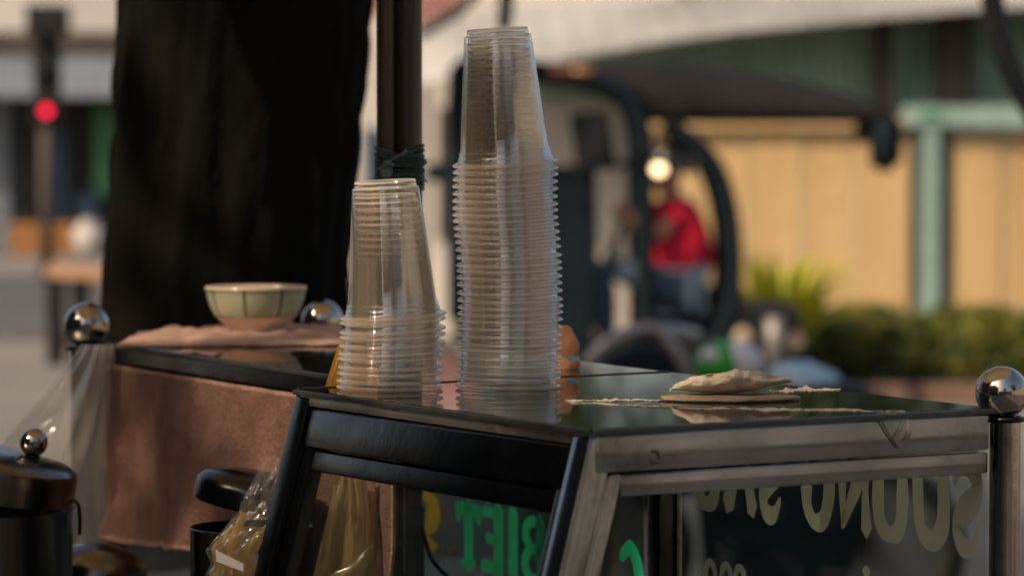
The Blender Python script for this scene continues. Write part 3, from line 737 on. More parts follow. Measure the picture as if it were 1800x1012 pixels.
# peach packet behind the tall stack
pk = thing('snack_packet', 'crumpled peach and orange packet behind the tall cup stack', 'packet', on_z(1000, 653, ZT))
pc = at(992, 654, 3.56); s_ = 3.56 / F
bm = NB(); n1, n2 = 22, 18; rows = []
outl = [(1.0, 0), (1.03, .18), (.86, .30), (.98, .48), (.93, .62), (.62, .80), (.45, .95), (.2, 1.0)]
for i in range(n1 + 1):
    t = i / n1
    f = t * (len(outl) - 1); k = min(int(f), len(outl) - 2); w = outl[k][0] + (outl[k + 1][0] - outl[k][0]) * (f - k); h = outl[k][1] + (outl[k + 1][1] - outl[k][1]) * (f - k)
    rows.append([bm.verts.new(pc + Vector(((28 * w * math.cos(a) * (1 + .1 * noise.noise(Vector((t * 6, a, 1))))) * s_, 20 * w * math.sin(a) * s_ * (1 - .5 * t), h * 79 * s_ + 0.002))) for a in [2 * math.pi * j / n2 for j in range(n2)]])
for i in range(n1):
    for j in range(n2): bm.faces.new((rows[i][j], rows[i][(j + 1) % n2], rows[i + 1][(j + 1) % n2], rows[i + 1][j]))
bm.faces.new(rows[0]); bm.faces.new(rows[-1])
obj('wrapper', bm, 'packet', pk, smooth=True)
bm = NB(); box(bm, at(1008, 629, 3.545), (0.012, 0.001, 0.0035), ry=R_(-6)); obj('print', bm, 'packet_blue', pk)
# amber packet leaning behind the shorter stack
ap = thing('straw_bag', 'amber yellow plastic packet standing behind the shorter cup stack', 'packet', on_z(612, 676, ZT))
bm = NB(); Ya = 3.37
ol = [(571, 681), (668, 676), (660, 640), (640, 600), (622, 588), (601, 589), (586, 632)]
a1 = [at(x, y, Ya - .006) for x, y in ol]; a2 = [at(x, y, Ya + .022) for x, y in ol]
quad_hull(bm, a1, a2); bmesh.ops.subdivide_edges(bm, edges=bm.edges[:], cuts=3, use_grid_fill=True)
for v in bm.verts: v.co.y += 0.006 * noise.noise(v.co * 90)
obj('film', bm, 'film_amber', ap, smooth=True)
bm = NB(); tube(bm, [at(606, 592, Ya - .01), at(592, 640, Ya - .013), at(580, 681, Ya - .012)], .0011, 6); obj('seam', bm, 'packet', ap)
tw = NB(); tube(tw, [at(609, 488, 3.6), at(611, 500, 3.6), at(613, 520, 3.6), at(622, 674, 3.58)], [.0016, .0022, .0018, .0018], 6)
tag(obj('black_straw', tw, 'black'), 'thin black straw end poking up left of the shorter cup stack', 'straw')

# ---- clear bag with amber contents hung beside the left post
yb = thing('plastic_bag', 'clear plastic bag with amber contents beside the case front post', 'plastic bag', at(420, 1012, 3.30))
Yb = 3.32
outlL = [(468, 803), (455, 825), (437, 858), (424, 882), (419, 900), (402, 918), (385, 938), (366, 960), (362, 968), (370, 990), (362, 1008), (360, 1040), (364, 1100), (372, 1190), (392, 1282)]
def film_surface(left, right, Y, amp, seed, nj=26):
    L_ = spline([(x, y, 0) for x, y in left], 4); R2 = spline([(x, y, 0) for x, y in right], 4)
    n = min(len(L_), len(R2)); bm = NB(); g = []
    for i in range(n):
        row = []
        for j in range(nj + 1):
            s = j / nj; a, b = L_[int(i * (len(L_) - 1) / (n - 1))], R2[int(i * (len(R2) - 1) / (n - 1))]
            x = a.x + (b.x - a.x) * s; y = a.y + (b.y - a.y) * s
            bulge = -amp * 2.2 * math.sin(math.pi * s) * (0.25 + 0.75 * i / n)
            nz = noise.noise(Vector((s * 5 + i * .05, i * .16 - s * 3, seed))) * amp + noise.noise(Vector((s * 12, i * .35 + s * 6, seed + 9))) * amp * .4
            p = at(x, y, Y + bulge + nz); row.append(bm.verts.new(p))
        g.append(row)
    for i in range(n - 1):
        for j in range(nj): bm.faces.new((g[i][j], g[i][j + 1], g[i + 1][j + 1], g[i + 1][j]))
    return bm
rightb = [(x + 75 + (y - 800) * .1, y + 4) for x, y in outlL]
obj('film', film_surface(outlL, rightb, Yb, 0.010, 4), 'film_clear', yb, smooth=True)
lo = [(400, 922), (380, 945), (368, 963), (372, 990), (364, 1008), (362, 1040), (367, 1100), (376, 1190), (396, 1278)]
obj('contents', film_surface([(x + 4, y) for x, y in lo], [(x + 85, y + 5) for x, y in lo], Yb + 0.014, 0.007, 8), 'film_amber', yb, smooth=True)
st = [(424, 900), (408, 930), (400, 960), (398, 1012)]
obj('fold', film_surface(st, [(x + 16, y) for x, y in st], Yb + 0.006, 0.003, 3, 8), 'film_amber', yb, smooth=True)
bm = NB(); lw = [at(379, 966, Yb - .018), at(428, 990, Yb - .026), at(428, 1004, Yb - .026), at(380, 986, Yb - .019)]
quad_hull(bm, [p + Vector((0, .0006, 0)) for p in lw], lw); obj('label_strip', bm, 'white_label', yb)
# ---- hazy yellow bag inside the near case, seen through the slanted pane
ib = thing('plastic_bag', 'hazy yellow plastic bag inside the near case behind the slanted pane', 'plastic bag', at(600, 1012, 3.45))
obj('film', film_surface([(590, 812), (586, 860), (570, 930), (556, 990), (545, 1060), (548, 1230)], [(640, 818), (648, 880), (655, 940), (660, 1000), (664, 1060), (668, 1230)], 3.36, 0.010, 6), 'film_haze', ib, smooth=True)
obj('fold', film_surface([(655, 955), (620, 985), (580, 1010)], [(658, 975), (640, 1000), (600, 1030)], 3.33, 0.004, 2, 6), 'film_haze', ib, smooth=True)
# black cable inside
bm = NB(); tube(bm, spline([at(742, 925, 3.62), at(748, 950, 3.6), at(758, 980, 3.58), at(775, 1002, 3.55), at(800, 1030, 3.5), at(830, 1120, 3.45), Vector((-.02, 3.42, 1.02)), Vector((.03, 3.40, ZB + .004)), Vector((.12, 3.36, ZB + .004))], 6), 0.0022, 8)
tag(obj('cable', bm, 'black', smooth=True), 'thin black cable hanging inside the near glass case', 'cable')
bm = NB(); sphere(bm, at(796, 964, 3.82), 0.0065, 14, (1, .6, .9)); 
for v in bm.verts: v.co += Vector((.002, 0, .002)) * noise.noise(v.co * 200)
tag(obj('sticker_scrap', bm, 'towel', smooth=True), 'small beige scrap stuck left of the green lettering', 'scrap')

# ================================================================== PARASOL POLE
XP = at(703, 300, 3.62)
pr = thing('parasol', 'brown double parasol pole rising behind the shorter cup stack', 'parasol', (XP.x, XP.y, 0.0))
sx = 3.62 / F
def pole(x0, x1, y0off, m, ztop):
    r = (x1 - x0) / 2 * sx; cx = at((x0 + x1) / 2, 300, 3.62).x
    bm = NB(); pts = [Vector((cx, 3.62 + y0off, z)) for z in [0.43 + (ztop - .43) * i / 40 for i in range(41)]]
    tube(bm, pts, [r * (1 + 0.012 * noise.noise(Vector((0, cx * 9, p.z * 5)))) for p in pts], 24); o = obj('pole', bm, m, pr); smooth_by_angle(o, 40); return r, cx
r1, c1 = pole(662, 696, 0.0, 'bamboo', 1.98)
r2, c2 = pole(694, 742, 0.004, 'bamboo2', 2.78)
bm = NB(); tube(bm, [Vector((c2 - .004, 3.623, 1.075)), Vector((c2 - .004, 3.623, 1.155))], r2 * 1.45, 28); so = obj('sleeve', bm, 'sleeve', pr); smooth_by_angle(so, 40)
bm = NB(); tube(bm, [Vector((c2 - .004, 3.623, 1.118)), Vector((c2 - .004, 3.623, 1.124))], r2 * 1.6, 28); obj('sleeve_ring', bm, 'twine_pale', so, smooth=True)
nr_ = 8; RC = 1.15
bm = NB(); pk_ = Vector((c2, 3.62, 2.78)); vt = bm.verts.new(pk_)
rings = []
for k, (f, dz) in enumerate(((.33, -.09), (.66, -.22), (1.0, -.40))):
    rings.append([bm.verts.new(pk_ + Vector((RC * f * math.cos(2 * math.pi * j / 32), RC * f * math.sin(2 * math.pi * j / 32), dz - (0.04 * f * (1 - abs(math.cos(4 * 2 * math.pi * j / 32 / 1))) )))) for j in range(32)])
for j in range(32): bm.faces.new((vt, rings[0][j], rings[0][(j + 1) % 32]))
for k in range(2):
    for j in range(32): bm.faces.new((rings[k][j], rings[k + 1][j], rings[k + 1][(j + 1) % 32], rings[k][(j + 1) % 32]))
obj('canopy', bm, 'parasol', pr, smooth=True)
for j in range(nr_):
    a = 2 * math.pi * j / nr_
    bm = NB(); tube(bm, [pk_ + Vector((RC * f * math.cos(a), RC * f * math.sin(a), dz - .012)) for f, dz in ((0.02, -.01), (.33, -.09), (.66, -.22), (.99, -.40))], .005, 6); obj('rib', bm, 'steel_dark', pr)
# twine lashing
tl = thing('twine_lashing', 'dark green twine wound and knotted round the brown pole', 'twine', (XP.x, 3.62, at(700, 330, 3.62).z))
ex = (c2 + r2 - (c1 - r1)) / 2 + .0012; ccx = (c2 + r2 + c1 - r1) / 2; ey = r2 + .004
for k in range(17):
    q = random.Random(k); zc = at(700, 258 + k * 4.6, 3.62).z; tl_ = q.uniform(-.0035, .0035); bm = NB()
    pts = []
    for j in range(33):
        a = 2 * math.pi * j / 32; c_, s2 = math.cos(a), math.sin(a)
        x = ex * (abs(c_) ** .75) * (1 if c_ > 0 else -1); y = ey * (abs(s2) ** .75) * (1 if s2 > 0 else -1)
        sag = 0.006 * math.exp(-((k - 0) / 3.0) ** 2) * (1 - min(1, abs(x / ex))) * (1 if s2 < 0 else 0)
        pts.append(Vector((ccx + x, 3.622 + y, zc + tl_ * math.sin(a + q.random()) - sag * 1.6)))
    tube(bm, pts, q.uniform(.0011, .0017), 6, cap=False); obj('coil', bm, 'twine', tl, smooth=True)
yk = 3.622 - ey - .003
def tw_(pts, r, m='twine_pale'):
    bm = NB(); tube(bm, spline([at(x, y, yk + dy) for x, y, dy in pts], 6), r, 6); obj('strand', bm, m, tl, smooth=True)
tw_([(664, 298, 0), (676, 290, -.003), (690, 280, -.005), (706, 272, -.004), (712, 266, -.001)], .0013)
tw_([(672, 308, 0), (674, 290, -.004), (684, 284, -.006), (688, 300, -.004), (688, 312, -.001)], .0014)
tw_([(674, 296, -.002), (682, 288, -.006), (692, 292, -.005)], .0022)
tw_([(741, 290, 0.01), (749, 286, 0.008), (747, 281, .006), (744, 292, .008)], .001)
tw_([(741, 322, 0.01), (746, 317, .008), (750, 320, .007)], .001)
tw_([(706, 275, -.004), (714, 268, -.002), (712, 262, 0)], .0008)
bm = NB(); pp = [at(x, y, yk - .004) for x, y in ((668, 298), (683, 288), (688, 310), (672, 314))]
quad_hull(bm, [p + Vector((0, .001, 0)) for p in pp], pp); obj('loose_end', bm, 'twine_pale', tl)

# ================================================================== REAR CASE TOP: towel, bowl
tw0 = on_z(206, 611, ZT); tw1 = on_z(612, 608, ZT); tw2 = on_z(600, 577, ZT); tw3 = on_z(245, 588, ZT)
bm = NB(); nu, nv = 60, 24; lo, hi = [], []
for i in range(nu + 1):
    a = []; b = []
    for j in range(nv + 1):
        s, t_ = i / nu, j / nv
        p = (tw0 * (1 - s) + tw1 * s) * (1 - t_) + (tw3 * (1 - s) + tw2 * s) * t_
        ed = min(s, 1 - s, t_ * .6, (1 - t_) * .6) * 10
        p = p + Vector((0, 0.02 * noise.noise(Vector((s * 7, t_, 3))), 0)) * (1 if ed < 2 else .4)
        h = 0.0085 + 0.006 * noise.noise(Vector((s * 9, t_ * 5, 1))) + 0.003 * noise.noise(Vector((s * 25, t_ * 12, 4)))
        h *= min(1, 0.35 + ed * .5)
        wb = math.hypot((s - .61) * 3, t_ - .42)
        a.append(bm.verts.new(Vector((p.x, p.y, ZT + .0006)))); b.append(bm.verts.new(Vector((p.x, p.y, ZT + .001 + max(.002, h)))))
    lo.append(a); hi.append(b)
for i in range(nu):
    for j in range(nv):
        bm.faces.new((lo[i][j], lo[i][j + 1], lo[i + 1][j + 1], lo[i + 1][j])); bm.faces.new((hi[i][j], hi[i + 1][j], hi[i + 1][j + 1], hi[i][j + 1]))
for i in range(nu):
    bm.faces.new((lo[i][0], lo[i + 1][0], hi[i + 1][0], hi[i][0])); bm.faces.new((lo[i][nv], hi[i][nv], hi[i + 1][nv], lo[i + 1][nv]))
for j in range(nv):
    bm.faces.new((lo[0][j], hi[0][j], hi[0][j + 1], lo[0][j + 1])); bm.faces.new((lo[nu][j], lo[nu][j + 1], hi[nu][j + 1], hi[nu][j]))
tag(obj('towel', bm, 'towel', smooth=True), 'folded beige pink towel on the rear case under the bowl', 'towel')
YBW = 4.12; bs = YBW / F
bc = at(450, 590, YBW)
bwl = thing('bowl', 'small cream bowl with pale green chequered band standing on the towel', 'bowl', (bc.x, bc.y, bc.z))
outp = [(0, 5), (36, 4), (41, 0), (44, 0), (43, 10), (47, 15), (60, 24), (72, 36), (80, 50), (85, 66), (88, 80), (89.5, 84), (89.5, 87), (88, 88)]
inp = [(86, 84), (82, 66), (74, 46), (60, 30), (40, 20), (0, 16)]
PF = [(r * bs, z * bs) for r, z in outp + inp]
bm = NB(); fc = lathe(bm, PF, 96, bc); band = NB()
for i, k, f in fc:
    if 7 <= i <= 10:
        f.material_index = 2 if (k % 12 == 9 or i == 99) else 1
bo = obj('bowl_body', bm, ['ceramic', 'celadon', 'celadon_line'], bwl, smooth=True)
for zz, rr in ((36.5, 72.9), (80.5, 88.6)):
    bm = NB(); tube(bm, [bc + Vector((rr * bs * math.cos(2 * math.pi * j / 64), rr * bs * math.sin(2 * math.pi * j / 64), zz * bs)) for j in range(65)], 0.9 * bs, 6, cap=False); obj('painted_line', bm, 'celadon_line', bwl, smooth=True)

# ---- pink cloth hung along the rear case front
bm = NB(); nu, nv = 80, 50; g = []
ca, cb = Q1 - dF * 0.015, Q0 + dF * 0.0
for i in range(nu + 1):
    s = i / nu; row = []
    hem = 1.092 - 0.010 * math.sin(s * 9 + 1) - 0.006 * noise.noise(Vector((s * 12, 0, 2))) - 0.012 * s
    for j in range(nv + 1):
        t_ = j / nv; z = (z1 - 0.018) * (1 - t_) + hem * t_
        fold = 0.010 * math.sin(s * 16 + 2 * t_) * t_ + 0.016 * noise.noise(Vector((s * 5, t_ * 2, 7))) * (.2 + t_) + .003 * noise.noise(Vector((s * 20, t_ * 5, 3)))
        edge = 0.012 * math.exp(-(s / .03) ** 2) * t_
        p = ca * (1 - s) + cb * s + nF * (0.006 + fold + 0.006 * t_) + dLN * edge
        row.append(bm.verts.new(Vector((p.x, p.y, z))))
    g.append(row)
for i in range(nu):
    for j in range(nv): bm.faces.new((g[i][j], g[i][j + 1], g[i + 1][j + 1], g[i + 1][j]))
hem_pts = [g[i][nv].co.copy() for i in range(nu + 1)]; side_pts = [g[0][j].co.copy() for j in range(nv + 1)]
co = obj('cloth', bm, 'pink', smooth=True)
for hp_ in (hem_pts, side_pts):
    bm = NB(); tube(bm, hp_, .0024, 6); obj('hem', bm, 'pink', co, smooth=True); sm = co.modifiers.new('solid', 'SOLIDIFY'); sm.thickness = 0.0014
tag(co, 'worn dusty pink cloth hanging along the front of the rear case', 'cloth')

# ---- thin plastic sheet draped from the left ball post
pb = thing('plastic_sheet', 'thin clear plastic sheet draped from the left ball post', 'plastic sheet', at(165, 1000, 4.0))
bm = NB(); nu, nv = 60, 60; g = []
for j in range(nv + 1):
    t_ = j / nv; y = 606 + t_ * 470
    xl = 142 - 150 * min(1.25, (max(0, y - 606) / 185)) ** 1.12 if y < 840 else 142 - 150 * 1.25 ** 1.12 + (y - 840) * .1
    xr = 200 + 6 * math.sin(t_ * 5) - 10 * t_
    row = []
    for i in range(nu + 1):
        s = i / nu; x = xl + (xr - xl) * s
        fold = 0.020 * math.sin(s * 9 + 2.5 * noise.noise(Vector((s * 4, t_ * 3, 1)))) * min(1, t_ * 3 + .15) + 0.02 * noise.noise(Vector((s * 6, t_ * 1.5, 6)))
        Y = 4.03 - 0.03 + fold - 0.03 * math.sin(math.pi * s)
        row.append(bm.verts.new(at(x, y + 10 * (s < .02) * 0, Y)))
    g.append(row)
for j in range(nv):
    for i in range(nu): bm.faces.new((g[j][i], g[j][i + 1], g[j + 1][i + 1], g[j + 1][i]))
obj('film', bm, 'film', pb, smooth=True)

# ================================================================== POTS
def potset(name, label, cx, topy, Y, rpx, hgt, lid_tilt, lid_dy, knob, m, hook=False, lidshift=0):
    s = Y / F; c = at(cx, topy, Y); r = rpx * s; base = Vector((c.x, c.y, c.z - hgt))
    t = thing(name, label, 'pot', base)
    bm = NB(); lathe(bm, [(0, 0.0), (r * .93, 0), (r * .99, .006), (r, .02), (r, hgt - .004), (r * 1.015, hgt - .002), (r * 1.02, hgt), (r * 1.0, hgt + .001), (r * .97, hgt - .004), (r * .965, .01), (0, .008)], 72, base)
    b = obj('body', bm, m, t, smooth=True); smooth_by_angle(b, 45)
    bm = NB(); lh = 0.029 * r / .1
    lathe(bm, [(r * .97, 0), (r * 1.0, .001), (r * 1.0, lh), (r * .99, lh + .004), (r * .9, lh + .010), (r * .5, lh + .017), (0, lh + .019), (0, lh + .016), (r * .5, lh + .014), (r * .95, lh), (r * .96, 0)], 72)
    hp = Vector((r, 0, 0))       # hinge on the right edge
    mt = Matrix.Translation(c + hp + UP * (lid_dy * s)) @ Matrix.Rotation(R_(lid_tilt), 4, 'Y') @ Matrix.Translation(-hp + Vector((lidshift * s, 0, 0)))
    bm.transform(mt); ld = obj('lid', bm, m, t); smooth_by_angle(ld, 40)
    if knob:
        kc = mt @ Vector((0 + knob[0] * s, 0, lh + .019 + knob[1] * s * .8)); bm = NB()
        lathe(bm, [(0, -knob[1] * s)] + [(knob[1] * s * math.sin(R_(k)), -knob[1] * s * math.cos(R_(k))) for k in range(10, 180, 10)] + [(0, knob[1] * s)], 32, kc)
        obj('knob', bm, 'chrome', ld, smooth=True)
        bm = NB(); tube(bm, [kc - UP * (.02), kc], .006, 12); obj('knob_stem', bm, 'steel_dark', ld)
    if hook:
        bm = NB(); q = c + hp; tube(bm, spline([q + Vector((-.003, -.004, .004)), q + Vector((.003, -.004, .008)), q + Vector((.0075, -.004, .002)), q + Vector((.0085, -.004, -.014)), q + Vector((.008, -.004, -.026))], 5), .0019, 8)
        obj('hook', bm, 'steel_dark', t, smooth=True)
potset('cooking_pot', 'steel pot with ball knob and tilted lid below the plastic sheet', -45, 893, 3.55, 172, 0.19, 10, 0, (86, 25), 'pot_steel', True)
potset('cooking_pot', 'smaller dark pot with raised lid in front of the pink cloth', 442, 926, 3.44, 108, 0.174, 12, 12, None, 'steel_dark')
q = at(165, 1030, 3.7); sp_ = thing('cooking_pot', 'small round steel pot with closed lid at the bottom edge beside the big pot', 'pot', (q.x, q.y, ZB))
bm = NB(); lathe(bm, [(0, 0), (.048, 0), (.052, .008), (.052, q.z - ZB - .001), (.046, q.z - ZB - .001), (.046, .006), (0, .005)], 40, (q.x, q.y, ZB)); obj('body', bm, 'pot_steel', sp_, smooth=True)
bm = NB(); lathe(bm, [(0, 0), (.05, 0), (.056, .006), (.055, .02), (.046, .032), (.02, .044), (0, .046)], 40, (q.x, q.y, q.z)); obj('lid', bm, 'pot_steel', sp_, smooth=True)

# ================================================================== TREE BEHIND THE CART
tr = thing('street_tree', 'thick dark tree trunk standing behind the cart', 'tree', (at(395, 560, 4.95).x, 4.95, 0))
Yt = 4.95
def tcen(z):
    pa, pb_ = at(389, 560, Yt), at(431, 0, Yt); k = (z - pa.z) / (pb_.z - pa.z); k = max(-1.2, min(k, 4))
    return pa.x + (pb_.x - pa.x) * k
bm = NB(); nz_, ns = 190, 110; rings = []
for i in range(nz_ + 1):
    z = -0.02 + 3.9 * i / nz_; ring = []
    rb = 0.166 + 0.12 * math.exp(-z / .28) - 0.012 * max(0, z - 2)
    for k in range(ns):
        a = 2 * math.pi * k / ns
        d = Vector((math.cos(a), math.sin(a), 0))
        nzv = Vector((d.x * 3, d.y * 3, z * 1.4))
        rr = rb + 0.014 * noise.noise(nzv) + 0.010 * noise.noise(nzv * 3.1) + 0.014 * abs(noise.noise(Vector((d.x * 14, d.y * 14, z * 9)))) + .003 * noise.noise(Vector((d.x * 34, d.y * 34, z * 26)))
        rr += 0.03 * math.exp(-z / .3) * math.sin(a * 5)
        ring.append(bm.verts.new((tcen(z) + d.x * rr, Yt + d.y * rr, z)))
    rings.append(ring)
for i in range(nz_):
    for k in range(ns): bm.faces.new((rings[i][k], rings[i][(k + 1) % ns], rings[i + 1][(k + 1) % ns], rings[i + 1][k]))
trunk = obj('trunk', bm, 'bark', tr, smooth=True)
top = Vector((tcen(3.8), Yt, 3.8)); tips = []
for k, (dx, dy, dz) in enumerate(((-1.9, -.6, 1.8), (1.2, .9, 2.0), (-.3, 1.8, 2.3), (.3, -1.5, 2.2), (-1.3, 1.0, 2.6), (.2, .1, 3.2))):
    e = top + Vector((dx, dy, dz)); m_ = top + Vector((dx * .4, dy * .4, dz * .55))
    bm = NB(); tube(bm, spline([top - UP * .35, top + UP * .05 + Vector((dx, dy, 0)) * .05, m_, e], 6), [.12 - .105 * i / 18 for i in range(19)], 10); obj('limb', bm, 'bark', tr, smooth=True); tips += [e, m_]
def leaves(bm, pts, size, q):
    for p in pts:
        n = Vector((q.gauss(0, 1), q.gauss(0, 1), q.gauss(.5, 1))).normalized(); a = n.orthogonal().normalized(); a = Matrix.Rotation(q.uniform(0, 6.28), 3, n) @ a; b = n.cross(a)
        s = size * q.uniform(.6, 1.3)
        vs4 = [bm.verts.new(p + a * s), bm.verts.new(p + b * s * .45 + n * s * .12), bm.verts.new(p - a * s), bm.verts.new(p - b * s * .45 + n * s * .12)]
        bm.faces.new(vs4)
q = random.Random(21); pts = []
for e in tips:
    for c_ in range(6):
        cc = e + Vector((q.gauss(0, .55), q.gauss(0, .55), q.gauss(.15, .4)))
        for _ in range(130): pts.append(cc + Vector((q.gauss(0, .3), q.gauss(0, .3), q.gauss(0, .2))))
bm = NB(); leaves(bm, [p for p in pts if p.z > 3.1], 0.085, q); obj('crown', bm, 'leaf', tr, recalc=False)
# unseen trees added for the light: one dapples the sun, two streak the reflections
def shade_tree(lab, x, y, zc, rad, n, seed):
    q = random.Random(seed); t = thing('street_tree', lab, 'tree', (x, y, 0))
    bm = NB(); tube(bm, [(x, y, 0), (x + .08, y, zc * .4), (x - .05, y + .05, zc - .4)], [.17, .13, .07], 12); obj('trunk', bm, 'bark', t, smooth=True)
    for k in range(5):
        a = k * 1.26; bm = NB(); tube(bm, [(x, y, zc * .62), (x + .5 * rad[0] * math.cos(a), y + .5 * rad[1] * math.sin(a), zc + .1), (x + .9 * rad[0] * math.cos(a), y + .9 * rad[1] * math.sin(a), zc + .4)], [.06, .04, .012], 8); obj('limb', bm, 'bark', t, smooth=True)
    pts = []
    while len(pts) < n:
        p = Vector((q.uniform(-1, 1), q.uniform(-1, 1), q.uniform(-1, 1)))
        if p.length > 1 + .15 * noise.noise(p * 3): continue
        if noise.noise(p * 3.2 + Vector((seed, 0, 0))) < -.22: continue
        pts.append(Vector((x + p.x * rad[0], y + p.y * rad[1], zc + p.z * rad[2])))
    bm = NB(); leaves(bm, pts, .1, q); obj('crown', bm, 'leaf', t, recalc=False)
shade_tree('unseen street tree added before the alley to dapple the sun', -4.6, .15, 6.2, (1.3, 1.9, 1.5), ALLEY_N, 2)
shade_tree('unseen street tree added right of the camera for streaked reflections', 6.5, -2.5, 4.6, (1.8, 1.8, 1.9), 3500, 4)
shade_tree('unseen street tree added far behind the camera for streaked reflections', 1.6, -9, 4.8, (2.0, 2.0, 1.9), 3500, 5)

# ================================================================== BACKGROUND RIGHT: wall, hoarding, awning
def px_box(bm, x0, x1, y0, y1, Y, depth):
    a = at(x0, y1, Y); b = at(x1, y0, Y); box(bm, ((a.x + b.x) / 2, Y + depth / 2, (a.z + b.z) / 2), (abs(b.x - a.x), depth, abs(b.z - a.z)))
t = thing('house', 'pale rendered house wall behind the canopied vehicle', 'house', (-0.3, 28.5, 0))
bm = NB(); a = at(320, 0, 28); b = at(1190, 0, 28)
box(bm, ((a.x + b.x) / 2, 29.5, 1.38), (b.x - a.x, 3, 2.76)); obj('wall', bm, 'pale_wall', t)
bm = NB(); b = at(815, 0, 28); box(bm, ((a.x + b.x) / 2, 29.5, 3.3), (b.x - a.x, 2.9, 1.07)); obj('upper_storey', bm, 'pale_wall', t)
bm = NB(); px_box(bm, 640, 662, 225, 330, 27.95, .1); obj('window', bm, 'blue_board', t)
bm = NB(); px_box(bm, 596, 636, 330, 420, 27.95, .1); obj('window', bm, 'blue_board', t)
bm = NB(); px_box(bm, 770, 798, 190, 420, 27.95, .1); obj('door', bm, 'brown_post', t)
bm = NB(); px_box(bm, 950, 1100, 160, 178, 27.94, .06); obj('painted_band', bm, 'mint', t)
t = thing('hoarding', 'ochre yellow panel fence with mint green frame behind the hedge', 'fence', (2.6, 25, 0))
edges = [1120, 1228, 1318, 1410, 1502, 1598]
for i in range(5):
    bm = NB(); px_box(bm, edges[i] + 1, edges[i + 1] - 1, 228, 655, 25 + (i % 2) * .012, .04); obj('panel', bm, 'yellow', t)
edges = [1672 + 90 * k for k in range(12)]
for i in range(11):
    bm = NB(); px_box(bm, edges[i] + 1, edges[i + 1] - 1, 232, 655, 25 + (i % 2) * .012, .04); obj('panel', bm, 'yellow', t)
bm = NB(); px_box(bm, 1622, 1650, 200, 655, 24.9, .12); obj('post', bm, 'mint', t)
for x0, x1 in ((1598, 1617), (1655, 1671)):
    bm = NB(); px_box(bm, x0, x1, 222, 655, 24.97, .08); obj('post', bm, 'brown_post', t)
bm = NB(); px_box(bm, 1590, 2664, 186, 222, 24.88, .12); obj('beam', bm, 'mint', t)
bm = NB(); px_box(bm, 1120, 1589, 205, 227, 24.92, .1); obj('beam', bm, 'yellow', t)
bm = NB(); px_box(bm, 1618, 1654, 196, 204, 24.86, .14); obj('trim', bm, 'green_trim', t)
AW = [(735, 150), (960, 108), (1130, 76), (1300, 52), (1500, 34), (1700, 16), (1860, 6), (2100, -6), (2740, -30)]
def shed_top(x):
    e = [at(a_, b_, 26.2) for a_, b_ in AW]
    z = interp([(p.x, p.z) for p in e], x); return z + (2.88 - z) * .27 - .05
t = thing('shed', 'dark green corrugated shed behind the yellow fence', 'shed', (2.5, 27, 0))
bm = NB(); a = at(1150, 0, 27); b = at(2720, 0, 27); n = 420; lo_ = []; hi_ = []
for i in range(n + 1):
    x = a.x + (b.x - a.x) * i / n; y = 27 + .03 * math.sin(i * 1.3)
    lo_.append(bm.verts.new((x, y, 0))); hi_.append(bm.verts.new((x, y, shed_top(x))))
for i in range(n): bm.faces.new((lo_[i], lo_[i + 1], hi_[i + 1], hi_[i]))
w = obj('wall', bm, 'green', t); w.modifiers.new('solid', 'SOLIDIFY').thickness = 0.02
bm = NB(); px_box(bm, 935, 1152, 60, 142, 27.0, .05); obj('fascia', bm, 'green', t)
for x0, x1, mm_ in ((1535, 1572, 'brown_post'), (1648, 1712, 'brown_post')):
    bm = NB(); px_box(bm, x0, x1, 20, 205, 26.7, .12); obj('post', bm, mm_, t)
t = thing('awning', 'white sloping sheet awning above the green shed', 'awning', (1.5, 26, 2.2))
fr = AW
bm = NB(); A = [at(x, y, 26.2) for x, y in fr]; B2 = [Vector((p.x - .1, p.y + 3.0, 2.88)) for p in A]
for i in range(len(A) - 1):
    n = 6
    for k in range(n):
        P = [A[i].lerp(A[i + 1], k / n), A[i].lerp(A[i + 1], (k + 1) / n), B2[i].lerp(B2[i + 1], (k + 1) / n), B2[i].lerp(B2[i + 1], k / n)]
        quad_hull(bm, [p - UP * .02 for p in P], [p + UP * (.012 if k % 2 else 0) for p in P])
obj('sheet', bm, 'white_sheet', t)
for x, y in ((745, 150), (1850, 6)):
    p = at(x, y, 26.25); bm = NB(); tube(bm, [(p.x, 26.3, 0), (p.x, 26.3, p.z)], .03, 10); obj('post', bm, 'grey_tube', t)
t = thing('stall_awning', 'faded pink cloth awning edge at the top behind the pole', 'awning', (-.2, 19, 2.1))
pa = [at(560, 10, 19), at(742, 44, 19), at(800, 14, 19), at(838, -40, 19), at(560, -40, 19)]
bm = NB(); quad_hull(bm, pa, [p + Vector((0, 1.6, .3)) for p in pa]); obj('cloth', bm, 'pink_awning', t)
bm = NB(); tube(bm, spline([at(735, 62, 18.9), at(770, 42, 18.9), at(812, 14, 18.9), at(850, -30, 18.9)], 5), .03, 8); obj('edge_tube', bm, 'black', t)
bm = NB(); tube(bm, [at(600, 10, 19.2), Vector((at(600, 10, 19.2).x, 19.2, 0))], .03, 8); obj('post', bm, 'grey_tube', t)
bm = NB(); tube(bm, spline([Vector((-.35, 5.2, 5.6)), Vector((.5, 7.6, 3.9)), at(1700, -300, 9), at(1738, -40, 9), at(1758, 70, 9), at(1790, 150, 9), at(1850, 240, 9), at(1990, 350, 9), at(2300, 460, 9), Vector((6, 8.5, 1.5)), Vector((13.6, 7, 3.6))], 7), .030, 10)
tag(obj('hanging_cable', bm, 'black', smooth=True), 'thick black cable drooping through the top right corner', 'cable')
bm = NB(); tube(bm, spline([Vector((-.3, 6.0, 5.2)), at(860, -700, 14), at(892, -200, 15), at(890, -20, 15), at(888, 30, 15), at(884, 58, 15)], 6), [.034] * 27 + [.03, .022, .015, .008], 8)
